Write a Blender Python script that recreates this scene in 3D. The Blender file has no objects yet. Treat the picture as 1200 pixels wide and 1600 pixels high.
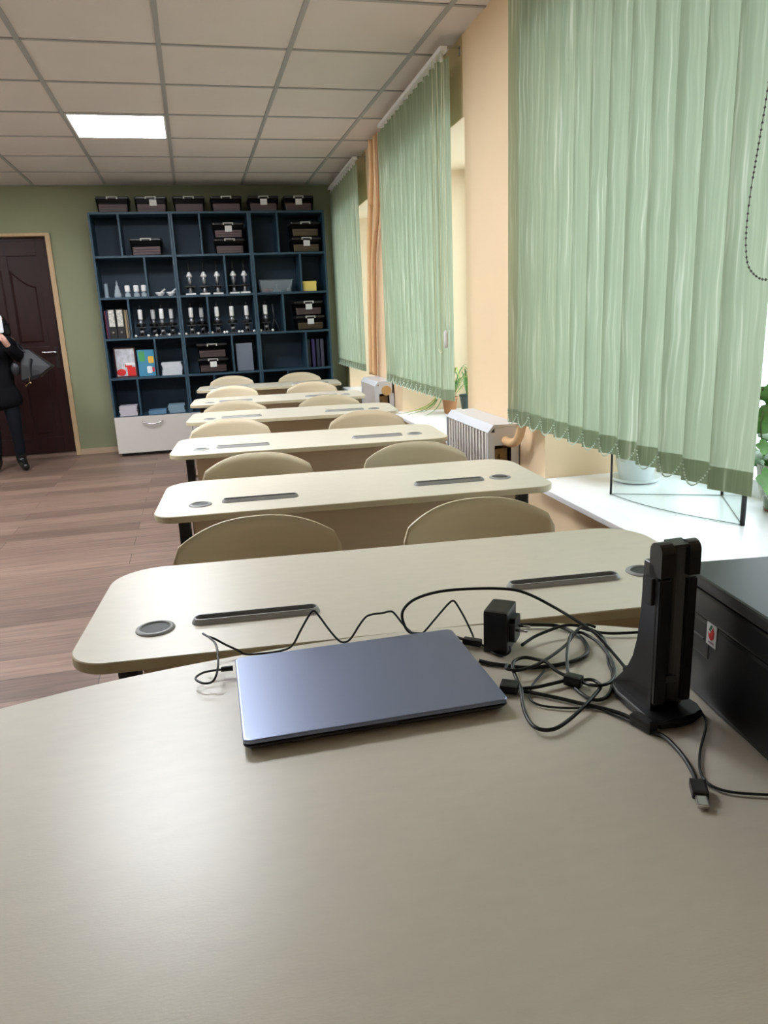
import bpy, bmesh, math, random
from mathutils import Vector, Matrix
random.seed(7)
sc = bpy.context.scene
C = sc.collection
R = math.radians
# ------------------------------------------------------------------ camera, world, exposure
cd = bpy.data.cameras.new('camera'); cam = bpy.data.objects.new('camera', cd); C.objects.link(cam); sc.camera = cam
cd.sensor_fit = 'AUTO'; cd.sensor_width = 36; cd.lens = 1161.26 / 1600 * 36; cd.clip_start = 0.02
r_ = Vector((0.96889562, -0.24393063, -0.04170271)); u_ = Vector((0.10081113, 0.23515196, 0.96671644)); f_ = Vector((0.22600528, 0.94085142, -0.25242863))
m = Matrix((r_, u_, -f_)).transposed().to_4x4(); m.translation = (0, 0, 1.28); cam.matrix_world = m
w = bpy.data.worlds.new('world'); sc.world = w; w.use_nodes = True
bg = w.node_tree.nodes['Background']; bg.inputs[0].default_value = (0.88, 0.94, 1.0, 1); bg.inputs[1].default_value = 3.5
sc.view_settings.view_transform = 'Standard'; sc.view_settings.look = 'None'; sc.view_settings.gamma = 1
sc.view_settings.use_curve_mapping = False; sc.view_settings.exposure = 0.52
PANEL = 35.0          # ceiling light panel emission
try:
    sc.cycles.max_bounces = 10; sc.cycles.diffuse_bounces = 5; sc.cycles.transmission_bounces = 8; sc.cycles.transparent_max_bounces = 16
    sc.cycles.sample_clamp_indirect = 6; sc.cycles.caustics_refractive = False; sc.cycles.caustics_reflective = False
except Exception: pass
CEIL = 2.68; YB = 8.43; WA = math.atan(.035)
WLOC = Vector((1.505 - 4 * math.sin(WA), 4 - 4 * math.cos(WA), 0))
def WP(x, y, z=0):      # a point given from the window wall's face (x outward, y along it)
    c, s = math.cos(-WA), math.sin(-WA)
    return Vector((WLOC.x + c * x - s * y, WLOC.y + s * x + c * y, z))
# window daylight portals
WINS = [(1.22, 3.00), (4.08, 5.72), (6.78, 8.22)]
for a, b in WINS:
    l = bpy.data.lights.new('portal', 'AREA'); l.shape = 'RECTANGLE'; l.size = b - a; l.size_y = 1.75
    l.cycles.is_portal = True
    o = bpy.data.objects.new('portal', l); C.objects.link(o)
    o.location = WP(.62, (a + b) / 2, 1.42)
    o.rotation_euler = Matrix.Rotation(-WA, 3, 'Z').to_4x4().to_3x3().to_euler()
    q = (Matrix.Rotation(-WA, 4, 'Z') @ Matrix(((0, 0, 1, 0), (1, 0, 0, 0), (0, 1, 0, 0), (0, 0, 0, 1)))).to_euler()
    o.rotation_euler = q
# ------------------------------------------------------------------ materials
MATS = {}
def lin(c): return tuple(((v / 255) / 12.92 if v / 255 <= .04045 else ((v / 255 + .055) / 1.055) ** 2.4) for v in c)
def mat(name, rgb, rough=.5, metal=0, noise=None, bump=None, emit=0, alpha=1, trans=0, spec=.5, coat=0, stretch=(1, 1, 1)):
    if name in MATS: return MATS[name]
    M = bpy.data.materials.new(name); M.use_nodes = True; nt = M.node_tree; b = nt.nodes['Principled BSDF']
    col = lin(rgb); b.inputs['Base Color'].default_value = (*col, 1); b.inputs['Roughness'].default_value = rough
    b.inputs['Metallic'].default_value = metal; b.inputs['Alpha'].default_value = alpha
    b.inputs['Transmission Weight'].default_value = trans; b.inputs['Specular IOR Level'].default_value = spec
    b.inputs['Coat Weight'].default_value = coat
    if emit:
        b.inputs['Emission Color'].default_value = (*col, 1); b.inputs['Emission Strength'].default_value = emit
    tc = mp = None
    if noise or bump:
        tc = nt.nodes.new('ShaderNodeTexCoord'); mp = nt.nodes.new('ShaderNodeMapping'); mp.inputs['Scale'].default_value = stretch
        nt.links.new(tc.outputs['Object'], mp.inputs['Vector'])
    if noise:       # (scale, amount)
        n = nt.nodes.new('ShaderNodeTexNoise'); n.inputs['Scale'].default_value = noise[0]; n.inputs['Detail'].default_value = 5
        nt.links.new(mp.outputs[0], n.inputs['Vector'])
        rp = nt.nodes.new('ShaderNodeMapRange'); rp.inputs[1].default_value = .25; rp.inputs[2].default_value = .75
        rp.inputs[3].default_value = 1 - noise[1]; rp.inputs[4].default_value = 1 + noise[1]
        nt.links.new(n.outputs[0], rp.inputs[0])
        mx = nt.nodes.new('ShaderNodeVectorMath'); mx.operation = 'SCALE'; mx.inputs[0].default_value = col
        nt.links.new(rp.outputs[0], mx.inputs['Scale']); nt.links.new(mx.outputs[0], b.inputs['Base Color'])
    if bump:        # (scale, strength, distance)
        n = nt.nodes.new('ShaderNodeTexNoise'); n.inputs['Scale'].default_value = bump[0]; n.inputs['Detail'].default_value = 4
        nt.links.new(mp.outputs[0], n.inputs['Vector'])
        bp = nt.nodes.new('ShaderNodeBump'); bp.inputs['Strength'].default_value = bump[1]; bp.inputs['Distance'].default_value = bump[2]
        nt.links.new(n.outputs[0], bp.inputs['Height']); nt.links.new(bp.outputs[0], b.inputs['Normal'])
    MATS[name] = M; return M
laminate = mat('cream_laminate', (216, 209, 193), .35, noise=(60, .03), bump=(420, .22, .0006), stretch=(.35, 1, 1), spec=.6)
edge_band = mat('edge_band', (196, 186, 158), .45)
ply = mat('chair_ply', (210, 196, 168), .42, noise=(14, .04), stretch=(.3, 1, 3))
panel_beige = mat('modesty_beige', (196, 178, 150), .5, noise=(20, .04), stretch=(.3, 1, 3))
blackm = mat('black_metal', (18, 19, 22), .4, spec=.5)
blackp = mat('black_plastic', (17, 17, 18), .42)
blackg = mat('black_rubber', (14, 14, 15), .38)
graphite = mat('graphite_plastic', (38, 37, 37), .33)
tray_grey = mat('tray_grey', (156, 157, 158), .4)
tray_dark = mat('tray_dark', (126, 126, 126), .45)
hole_dark = mat('hole_dark', (58, 58, 58), .6)
steel = mat('steel', (200, 200, 200), .25, 1)
alu = mat('laptop_aluminium', (132, 142, 170), .34, .6, bump=(500, .08, .0003), stretch=(.1, 1, 1))
alu_dark = mat('laptop_edge', (62, 64, 70), .4, .6)
green_wall = mat('sage_wall', (132, 135, 106), .7, noise=(3, .03))
peach = mat('peach_wall', (226, 201, 166), .65, noise=(2.5, .025), bump=(60, .15, .001))
white_wall = mat('cream_wall', (214, 208, 190), .7)
ceil_m = mat('ceiling_tile', (210, 203, 200), .85, noise=(4, .02), bump=(220, .3, .001))
grid_m = mat('ceiling_grid', (158, 158, 158), .5)
white_pvc = mat('white_pvc', (236, 238, 240), .3)
sill_m = mat('white_sill', (238, 238, 242), .3, noise=(3, .02), bump=(30, .06, .001), stretch=(2, .4, 1))
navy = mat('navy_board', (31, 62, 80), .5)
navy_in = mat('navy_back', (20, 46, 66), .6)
pale_door = mat('pale_front', (196, 192, 186), .45)
mahog = mat('mahogany', (40, 14, 15), .45, spec=.25, noise=(6, .25), stretch=(6, 6, .5))
pinew = mat('pine_trim', (184, 156, 120), .6, noise=(8, .08), stretch=(6, 6, .6))
paper = mat('paper', (196, 200, 208), .8)
label_w = mat('label_white', (205, 205, 205), .7)
white_pl = mat('white_plastic', (214, 214, 216), .4)
skin_m = mat('skin', (205, 160, 145), .5)
coat_m = mat('black_coat', (8, 9, 13), .9, spec=.15)
hair_m = mat('dark_hair', (9, 7, 8), .6, spec=.25)
leather = mat('dark_leather', (20, 22, 29), .42, bump=(80, .2, .002))
leaf_m = mat('leaf_green', (84, 132, 58), .4, noise=(20, .3))
leaf_y = mat('leaf_yellow_green', (150, 168, 60), .4, noise=(20, .3))
terracotta = mat('terracotta', (168, 116, 74), .7, noise=(14, .1))
pot_white = mat('pot_white', (232, 234, 236), .3)
radi_m = mat('radiator_white', (216, 220, 228), .35)
radi_grill = mat('radiator_grill', (206, 200, 194), .4)
pipe_m = mat('peach_pipe', (222, 184, 140), .35)
def glassmat(name, rgb, rough=0., alpha=.15, body=None):
    if name in MATS: return MATS[name]
    M = bpy.data.materials.new(name); M.use_nodes = True; nt = M.node_tree; nt.nodes.remove(nt.nodes['Principled BSDF'])
    out = nt.nodes['Material Output']; t = nt.nodes.new('ShaderNodeBsdfTransparent'); g = nt.nodes.new('ShaderNodeBsdfPrincipled')
    t.inputs[0].default_value = (*lin(rgb), 1) if alpha < .5 else (1, 1, 1, 1)
    g.inputs['Base Color'].default_value = (*lin(body or rgb), 1); g.inputs['Roughness'].default_value = max(rough, .03)
    fr = nt.nodes.new('ShaderNodeFresnel'); fr.inputs[0].default_value = 1.45
    ad = nt.nodes.new('ShaderNodeMath'); ad.operation = 'ADD'; ad.use_clamp = True; ad.inputs[1].default_value = alpha
    mx = nt.nodes.new('ShaderNodeMixShader'); nt.links.new(fr.outputs[0], ad.inputs[0]); nt.links.new(ad.outputs[0], mx.inputs[0])
    if alpha == 0:
        nt.nodes.remove(g); g = nt.nodes.new('ShaderNodeBsdfGlossy'); g.inputs['Roughness'].default_value = .02
        lw = nt.nodes.new('ShaderNodeLayerWeight'); lw.inputs[0].default_value = .5; pw = nt.nodes.new('ShaderNodeMath'); pw.operation = 'POWER'; pw.inputs[1].default_value = 5
        ad.operation = 'MULTIPLY_ADD'; ad.inputs[1].default_value = .5; ad.inputs[2].default_value = .03
        nt.links.new(lw.outputs['Facing'], pw.inputs[0]); nt.links.new(pw.outputs[0], ad.inputs[0])
    nt.links.new(t.outputs[0], mx.inputs[1]); nt.links.new(g.outputs[0], mx.inputs[2]); nt.links.new(mx.outputs[0], out.inputs[0])
    MATS[name] = M; return M
pane_m = glassmat('window_glass', (245, 250, 250), 0, .0)
case_glass = glassmat('case_glass', (250, 253, 252), 0, .0)
smoke = glassmat('smoky_plastic', (232, 228, 230), .25, .05, (34, 33, 36))
clearp = glassmat('clear_plastic', (205, 215, 225), .1, .18)
def fabric():
    M = bpy.data.materials.new('blind_fabric'); M.use_nodes = True; nt = M.node_tree; N = nt.nodes; L = nt.links
    N.remove(N['Principled BSDF']); out = N['Material Output']
    tc = N.new('ShaderNodeTexCoord'); mp = N.new('ShaderNodeMapping'); mp.inputs['Scale'].default_value = (1, 42, 1.3); L.new(tc.outputs['Object'], mp.inputs[0])
    n0 = N.new('ShaderNodeTexNoise'); n0.inputs['Scale'].default_value = 3.5; L.new(tc.outputs['Object'], n0.inputs[0])
    ad = N.new('ShaderNodeVectorMath'); ad.operation = 'MULTIPLY_ADD'; ad.inputs[1].default_value = (0, 1.6, 0); L.new(n0.outputs[1], ad.inputs[0]); L.new(mp.outputs[0], ad.inputs[2])
    n1 = N.new('ShaderNodeTexNoise'); n1.inputs['Scale'].default_value = 2.2; n1.inputs['Detail'].default_value = 3; L.new(ad.outputs[0], n1.inputs[0])
    cr = N.new('ShaderNodeValToRGB'); e = cr.color_ramp.elements
    e[0].position = .42; e[0].color = (*lin((146, 158, 132)), 1); e[1].position = .78; e[1].color = (*lin((216, 218, 204)), 1)
    k = cr.color_ramp.elements.new(.60); k.color = (*lin((162, 174, 148)), 1)
    L.new(n1.outputs[0], cr.inputs[0])
    d = N.new('ShaderNodeBsdfDiffuse'); t = N.new('ShaderNodeBsdfTranslucent'); L.new(cr.outputs[0], d.inputs[0]); tm = N.new('ShaderNodeMixRGB'); tm.inputs[0].default_value = .5; tm.inputs[2].default_value = (*lin((190, 200, 176)), 1); L.new(cr.outputs[0], tm.inputs[1]); L.new(tm.outputs[0], t.inputs[0])
    mx = N.new('ShaderNodeMixShader'); mx.inputs[0].default_value = .44; L.new(d.outputs[0], mx.inputs[1]); L.new(t.outputs[0], mx.inputs[2]); L.new(mx.outputs[0], out.inputs[0])
    return M
fabric_m = fabric()
def floor_mat():
    M = bpy.data.materials.new('laminate_floor'); M.use_nodes = True; nt = M.node_tree; N = nt.nodes; L = nt.links; b = N['Principled BSDF']
    tc = N.new('ShaderNodeTexCoord'); br = N.new('ShaderNodeTexBrick'); L.new(tc.outputs['Object'], br.inputs[0])
    br.offset = .37; br.inputs['Scale'].default_value = 1; br.inputs['Brick Width'].default_value = 1.28; br.inputs['Row Height'].default_value = .192
    br.inputs['Mortar Size'].default_value = .0018; br.inputs['Mortar Smooth'].default_value = 0
    br.inputs['Color1'].default_value = (*lin((130, 106, 94)), 1); br.inputs['Color2'].default_value = (*lin((100, 80, 71)), 1); br.inputs['Mortar'].default_value = (*lin((60, 50, 46)), 1)
    mp = N.new('ShaderNodeMapping'); mp.inputs['Scale'].default_value = (1.3, 22, 1); L.new(tc.outputs['Object'], mp.inputs[0])
    n = N.new('ShaderNodeTexNoise'); n.inputs['Scale'].default_value = 2.2; n.inputs['Detail'].default_value = 7; n.inputs['Distortion'].default_value = .8; L.new(mp.outputs[0], n.inputs[0])
    rp = N.new('ShaderNodeMapRange'); rp.inputs[1].default_value = .3; rp.inputs[2].default_value = .7; rp.inputs[3].default_value = .68; rp.inputs[4].default_value = 1.3; L.new(n.outputs[0], rp.inputs[0])
    mx = N.new('ShaderNodeVectorMath'); mx.operation = 'SCALE'; L.new(br.outputs[0], mx.inputs[0]); L.new(rp.outputs[0], mx.inputs['Scale']); L.new(mx.outputs[0], b.inputs['Base Color'])
    b.inputs['Roughness'].default_value = .42
    return M
floor_m = floor_mat()
# ------------------------------------------------------------------ mesh helpers
def box(bm, x0, x1, y0, y1, z0, z1, mi=0, bev=0):
    vs = [bm.verts.new(p) for p in [(x0, y0, z0), (x1, y0, z0), (x1, y1, z0), (x0, y1, z0), (x0, y0, z1), (x1, y0, z1), (x1, y1, z1), (x0, y1, z1)]]
    fs = [bm.faces.new([vs[i] for i in q]) for q in [(3, 2, 1, 0), (4, 5, 6, 7), (0, 1, 5, 4), (1, 2, 6, 5), (2, 3, 7, 6), (3, 0, 4, 7)]]
    for f in fs: f.material_index = mi
    if bev:
        es = list({e for f in fs for e in f.edges})
        r = bmesh.ops.bevel(bm, geom=es, offset=bev, segments=2, affect='EDGES', profile=.7)
        for f in r['faces']: f.material_index = mi
    return vs
def cyl(bm, p0, p1, r0, r1=None, n=16, mi=0, cap=True):
    p0, p1 = Vector(p0), Vector(p1); r1 = r0 if r1 is None else r1; d = (p1 - p0).normalized()
    a = d.orthogonal().normalized(); b = d.cross(a); rings = []
    for p, r in ((p0, r0), (p1, r1)): rings.append([bm.verts.new(p + r * (math.cos(t) * a + math.sin(t) * b)) for t in [2 * math.pi * i / n for i in range(n)]])
    for i in range(n):
        f = bm.faces.new([rings[0][i], rings[0][(i + 1) % n], rings[1][(i + 1) % n], rings[1][i]]); f.smooth = True; f.material_index = mi
    if cap:
        f = bm.faces.new(rings[0][::-1]); f.material_index = mi; f = bm.faces.new(rings[1]); f.material_index = mi
def lathe(bm, prof, c=(0, 0, 0), n=20, mi=0):
    rings = []
    for r, z in prof: rings.append([bm.verts.new((c[0] + r * math.cos(t), c[1] + r * math.sin(t), c[2] + z)) for t in [2 * math.pi * i / n for i in range(n)]])
    for k in range(len(rings) - 1):
        for i in range(n):
            f = bm.faces.new([rings[k][i], rings[k][(i + 1) % n], rings[k + 1][(i + 1) % n], rings[k + 1][i]]); f.smooth = True; f.material_index = mi
    f = bm.faces.new(rings[0][::-1]); f.material_index = mi; f = bm.faces.new(rings[-1]); f.material_index = mi
def prism(bm, pts, z0, z1, mi=0, smooth=False):
    a = [bm.verts.new((x, y, z0)) for x, y in pts]; b = [bm.verts.new((x, y, z1)) for x, y in pts]; n = len(pts)
    for i in range(n):
        f = bm.faces.new([a[i], a[(i + 1) % n], b[(i + 1) % n], b[i]]); f.material_index = mi; f.smooth = smooth
    f = bm.faces.new(a[::-1]); f.material_index = mi; f = bm.faces.new(b); f.material_index = mi
def loft(bm, rings, mi=0, capa=True, capb=True, smooth=True):
    R_ = [[bm.verts.new(p) for p in r] for r in rings]; n = len(R_[0])
    for k in range(len(R_) - 1):
        for i in range(n):
            f = bm.faces.new([R_[k][i], R_[k][(i + 1) % n], R_[k + 1][(i + 1) % n], R_[k + 1][i]]); f.material_index = mi; f.smooth = smooth
    if capa: f = bm.faces.new(R_[0][::-1]); f.material_index = mi
    if capb: f = bm.faces.new(R_[-1]); f.material_index = mi
def crom(pts, sub=6):
    P = [Vector(p) for p in pts]; out = []
    for i in range(len(P) - 1):
        a = P[max(i - 1, 0)]; b = P[i]; c = P[i + 1]; d = P[min(i + 2, len(P) - 1)]
        for s in range(sub):
            t = s / sub
            out.append(.5 * ((2 * b) + (c - a) * t + (2 * a - 5 * b + 4 * c - d) * t * t + (3 * b - a - 3 * c + d) * t ** 3))
    out.append(P[-1]); return out
def tube(bm, pts, r, sub=6, n=8, mi=0, rad=None):
    P = crom(pts, sub) if sub > 1 else [Vector(p) for p in pts]; rings = []; nrm = None
    for i, p in enumerate(P):
        t = (P[min(i + 1, len(P) - 1)] - P[max(i - 1, 0)]).normalized()
        if nrm is None: nrm = t.orthogonal().normalized()
        nrm = (nrm - t * nrm.dot(t)).normalized(); b = t.cross(nrm)
        rr = r if rad is None else rad(i / (len(P) - 1))
        rings.append([p + rr * (math.cos(a) * nrm + math.sin(a) * b) for a in [2 * math.pi * k / n for k in range(n)]])
    loft(bm, rings, mi)
def sphere(bm, c, r, s=(1, 1, 1), seg=12, mi=0):
    g = bmesh.ops.create_uvsphere(bm, u_segments=seg, v_segments=max(6, seg // 2 + 2), radius=r, matrix=Matrix.Translation(c) @ Matrix.Diagonal((*s, 1)))
    for v in g['verts']:
        for f in v.link_faces: f.smooth = True; f.material_index = mi
def B(): return bmesh.new()
def obj(name, bm, ms, parent=None, loc=None, rz=None):
    me = bpy.data.meshes.new(name); bmesh.ops.recalc_face_normals(bm, faces=bm.faces); bm.to_mesh(me); bm.free()
    for x in (ms if isinstance(ms, (list, tuple)) else [ms]): me.materials.append(x)
    o = bpy.data.objects.new(name, me); C.objects.link(o)
    if parent: o.parent = parent
    if loc is not None: o.location = loc
    if rz is not None: o.rotation_euler = (0, 0, rz)
    return o
def bxo(name, ms, parent, *a, **k):
    bm = B(); box(bm, *a, **k); return obj(name, bm, ms, parent)
def thing(name, label, cat, loc=(0, 0, 0), rz=0, group=None):
    o = bpy.data.objects.new(name, None); C.objects.link(o); o.location = loc; o.rotation_euler = (0, 0, rz); o.empty_display_size = .1
    return tag(o, label, cat, group)
def tag(o, label, cat, group=None):
    o['label'] = label; o['category'] = cat
    if group: o['group'] = group
    return o
def struct(o): o['kind'] = 'structure'; return o
def plab(o, l): o['label'] = l; return o
def kids(o): return [x for x in bpy.data.objects if x.parent == o]
def dup(root, loc, rz=0, label=None, group=None):
    r = root.copy(); C.objects.link(r); r.location = loc; r.rotation_euler = (0, 0, rz)
    if label: r['label'] = label
    if group: r['group'] = group
    for ch in kids(root):
        c = ch.copy(); C.objects.link(c); c.parent = r
        for g in kids(ch):
            d = g.copy(); C.objects.link(d); d.parent = c
    return r
def rrect(x0, x1, y0, y1, rads, n=10):
    # rads: bl, br, tr, tl
    out = []
    for (cx, cy, r, a0) in [(x0, y0, rads[0], 180), (x1, y0, rads[1], 270), (x1, y1, rads[2], 0), (x0, y1, rads[3], 90)]:
        ox = cx + r if cx == x0 else cx - r; oy = cy + r if cy == y0 else cy - r
        for i in range(n + 1):
            a = R(a0 + 90 * i / n); out.append((ox + r * math.cos(a), oy + r * math.sin(a)))
    return out
def inset(pts, d):
    n = len(pts); out = []
    for i in range(n):
        p0, p1, p2 = Vector(pts[i - 1]), Vector(pts[i]), Vector(pts[(i + 1) % n])
        t = (p2 - p0); t.normalize(); out.append((p1.x - t.y * d, p1.y + t.x * d))
    return out
def slab(bm, pts, z0, z1, e=.003, mi=0, side=None):   # a slab with softened edges
    A = [[(x, y, z) for x, y in inset(pts, d)] for d, z in ((e, z0), (0, z0 + e), (0, z1 - e), (e * .35, z1 - e * .35), (e, z1))]
    loft(bm, A, mi, smooth=False)
# ------------------------------------------------------------------ room shell
bm = B(); box(bm, -3.3, 2.3, -1.7, YB + .25, -.1, 0); struct(obj('floor', bm, floor_m, rz=0))
bm = B(); box(bm, -3.3, 2.3, -1.7, YB + .25, CEIL, CEIL + .1); struct(obj('ceiling', bm, ceil_m))
bm = B(); T = .67012; x0 = -.01752; y0 = 4.41073
for i in range(-4, 3): box(bm, x0 + i * T - .013, x0 + i * T + .013, -1.6, YB, CEIL - .006, CEIL + .001)
for j in range(-9, 7): box(bm, -3.15, 1.63, y0 + j * T - .011, y0 + j * T + .011, CEIL - .005, CEIL + .001)
box(bm, -3.15, 1.62, YB - .02, YB, CEIL - .006, CEIL)
struct(obj('trim_1', bm, grid_m))
bm = B(); box(bm, -3.3, -3.15, -1.7, YB + .2, 0, CEIL); struct(obj('wall_left', bm, white_wall))
bm = B(); box(bm, -3.15, 2.2, -1.75, -1.6, 0, CEIL); struct(obj('wall_front', bm, white_wall))
DX0, DX1, DZ = -2.2, -1.31, 2.215
bm = B(); box(bm, -3.15, DX0, YB, YB + .2, 0, CEIL); box(bm, DX1, 2.25, YB, YB + .2, 0, CEIL); box(bm, DX0, DX1, YB, YB + .2, DZ, CEIL)
struct(obj('wall_back', bm, green_wall))
bm = B(); ya, yb = -1.6, 8.60; SZ, WZ = .53, 2.29
def wbox(bm, x0, x1, y0, y1, z0, z1): box(bm, x0, x1, y0, y1, z0, z1)
ys = [ya] + [v for w_ in WINS for v in w_] + [yb]
for i in range(0, len(ys), 2): box(bm, 0, .66, ys[i], ys[i + 1], 0, CEIL)
for a, b in WINS:
    box(bm, 0, .66, a, b, 0, SZ - .001)
    loft(bm, [[(0, y, WZ), (.66, y, WZ + .05), (.66, y, CEIL), (0, y, CEIL)] for y in (a, b)], smooth=False)
wr = struct(obj('wall_right', bm, peach, loc=WLOC, rz=-WA))
# the strip of wall above the windows and beside the bookcase is a darker olive tan
bm = B(); box(bm, -.004, 0, 4.10, 5.70, WZ + .001, CEIL - .005); box(bm, -.004, 0, 6.80, 8.2, WZ + .001, CEIL - .005); box(bm, -.004, 0, 8.24, 8.44, 0, CEIL - .005)
struct(obj('trim_2', bm, mat('olive_tan', (196, 176, 130), .7), loc=WLOC, rz=-WA))
# outside ground
bm = B(); box(bm, 2.8, 40, -25, 40, -1.3, -1.2); og = struct(obj('ground_outside', bm, mat('snow', (225, 232, 240), .9)))
# windows
for n, (a, b) in enumerate(WINS, 1):
    t = bpy.data.objects.new('window_%d' % n, None); C.objects.link(t); t.location = WLOC; t.rotation_euler = (0, 0, -WA); struct(t)
    bm = B(); xo, xi = .585, .645; z0, z1 = SZ + .02, WZ + .04
    for s in ((a + .002, a + .07), (b - .07, b - .002), ((a + b) / 2 - .05, (a + b) / 2 + .05)): box(bm, xo, xi, s[0], s[1], z0, z1, bev=.006)
    for z in ((z0, z0 + .07), (z1 - .07, z1)): box(bm, xo + .001, xi - .001, a + .06, b - .06, z[0], z[1])
    obj('window_frame', bm, white_pvc, t)
    for (p, q) in ((a + .06, (a + b) / 2 - .04), ((a + b) / 2 + .04, b - .06)): bxo('glass_pane', pane_m, t, .612, .618, p, q, z0 + .06, z1 - .06)
    h = B(); box(h, .565, .585, (a + b) / 2 - .012, (a + b) / 2 + .012, 1.3, 1.36); box(h, .55, .565, (a + b) / 2 - .01, (a + b) / 2 + .01, 1.2, 1.34, bev=.003); obj('window_handle', h, white_pvc, t)
    s = B(); slab(s, [(-.075, a - .06), (.60, a - .06 + .061), (.60, b + .0), (0.0, b + .0), (-.002, b + .06), (-.075, b + .06)][::1], SZ, SZ + .022, .004)
    s.free()
    s = B(); box(s, -.085, 0, a - .05, b + .05, SZ, SZ + .022, bev=.004); box(s, -.002, .60, a + .001, b - .001, SZ, SZ + .022)
    so = obj('window_sill', s, sill_m, t)
# door
dt = bpy.data.objects.new('door_1', None); C.objects.link(dt); struct(dt)
bm = B(); dy = YB + .06
box(bm, DX0 + .023, DX1 - .013, dy + .012, dy + .045, .035, 2.205)
for (a, b, c, d) in [(DX0 + .03, DX0 + .13, .035, 2.17), (DX1 - .13, DX1 - .02, .035, 2.17), (DX0 + .13, DX1 - .13, .035, .2), (DX0 + .13, DX1 - .13, .98, 1.14), (DX0 + .13, DX1 - .13, 2.03, 2.17)]:
    box(bm, a, b, dy, dy + .02, c, d, bev=.004)
mid = (DX0 + DX1) / 2 + .005
for s in (-1, 1):        # long raised panels with flowing tops
    pts = []
    xa, xb = (DX0 + .17, mid - .035) if s < 0 else (mid + .035, DX1 - .17)
    top = [(xa + (xb - xa) * i / 10, 1.9 - .16 * math.sin(math.pi * .5 * ((i / 10) if s > 0 else (1 - i / 10)))) for i in range(11)]
    for e, yy in ((0, dy + .014), (.02, dy + .002)): pts.append([(xa + e, yy, 1.18 + e), (xb - e, yy, 1.18 + e)] + [(min(max(x, xa + e), xb - e), yy, z - e) for x, z in reversed(top)])
    loft(bm, pts, smooth=False, capa=False)
    box(bm, xa + .02, xb - .02, dy + .002, dy + .014, .25, .93, bev=.004)
box(bm, mid - .03, mid + .03, dy, dy + .02, .2, .98); box(bm, mid - .03, mid + .03, dy, dy + .02, 1.14, 2.03)
obj('door_leaf', bm, mahog, dt)
bm = B(); hx = DX1 - .075; box(bm, hx - .018, hx + .018, dy - .008, dy, .92, 1.13, bev=.003); obj('handle_plate', bm, mat('dark_bronze', (46, 40, 38), .4, .6), dt); bm = B(); cyl(bm, (hx, dy - .006, 1.08), (hx, dy - .05, 1.08), .009); tube(bm, [(hx, dy - .05, 1.08), (hx - .03, dy - .056, 1.083), (hx - .08, dy - .055, 1.08), (hx - .13, dy - .05, 1.085)], .008)
obj('door_handle', bm, steel, dt)
bm = B(); box(bm, DX0 - .005, DX1 + .005, YB - .01, YB + .16, 0, .03); obj('threshold', bm, mat('threshold_wood', (120, 98, 86), .5), dt)
bm = B(); box(bm, DX1 - .012, DX1 + .034, YB - .02, YB + .12, 0, DZ + .02); box(bm, DX0 - .045, DX0 + .022, YB - .03, YB + .12, 0, DZ + .03); box(bm, DX0 - .045, DX1 + .034, YB - .018, YB + .12, DZ - .006, DZ + .022)
struct(obj('trim_3', bm, pinew))
bm = B(); box(bm, DX0 - .4, DX1 + .3, YB + .3, YB + .34, 0, 2.5); struct(obj('wall_corridor', bm, mat('corridor', (60, 50, 45), .8)))
bm = B(); box(bm, DX1 + .035, -.875, YB - .018, YB, 0, .06, bev=.004); box(bm, -3.15, DX0 - .046, YB - .018, YB, 0, .06); struct(obj('baseboard_back', bm, mat('baseboard_wood', (172, 148, 124), .5)))
# ceiling light panels
led = mat('led_diffuser', (246, 250, 255), .5, emit=PANEL)
def panel(i, j):
    t = thing('ceiling_light', '', 'ceiling light', (x0 + (i + .5) * T, y0 + (j + .5) * T, CEIL), 0, 'square light panels in the tiled ceiling')
    h = T / 2 - .014; bm = B()
    for a in ((-h, h, -h, -h + .012), (-h, h, h - .012, h), (-h, -h + .012, -h + .012, h - .012), (h - .012, h, -h + .012, h - .012)): box(bm, a[0], a[1], a[2], a[3], -.009, -.001)
    obj('panel_frame', bm, white_pvc, t)
    bxo('diffuser', led, t, -h + .012, h - .012, -h + .012, h - .012, -.007, -.001)
    return t
for i, j in [(-1, 2), (-1, -2), (-4, 2), (-4, -2)]:
    p = panel(i, j)
    p['label'] = 'glowing square ceiling light panel between bookcase and front desks' if (i, j) == (-1, 2) else 'square ceiling light panel outside the view'
    if (i, j) != (-1, 2): p['group'] = 'light panels of the ceiling outside the view'
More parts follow.
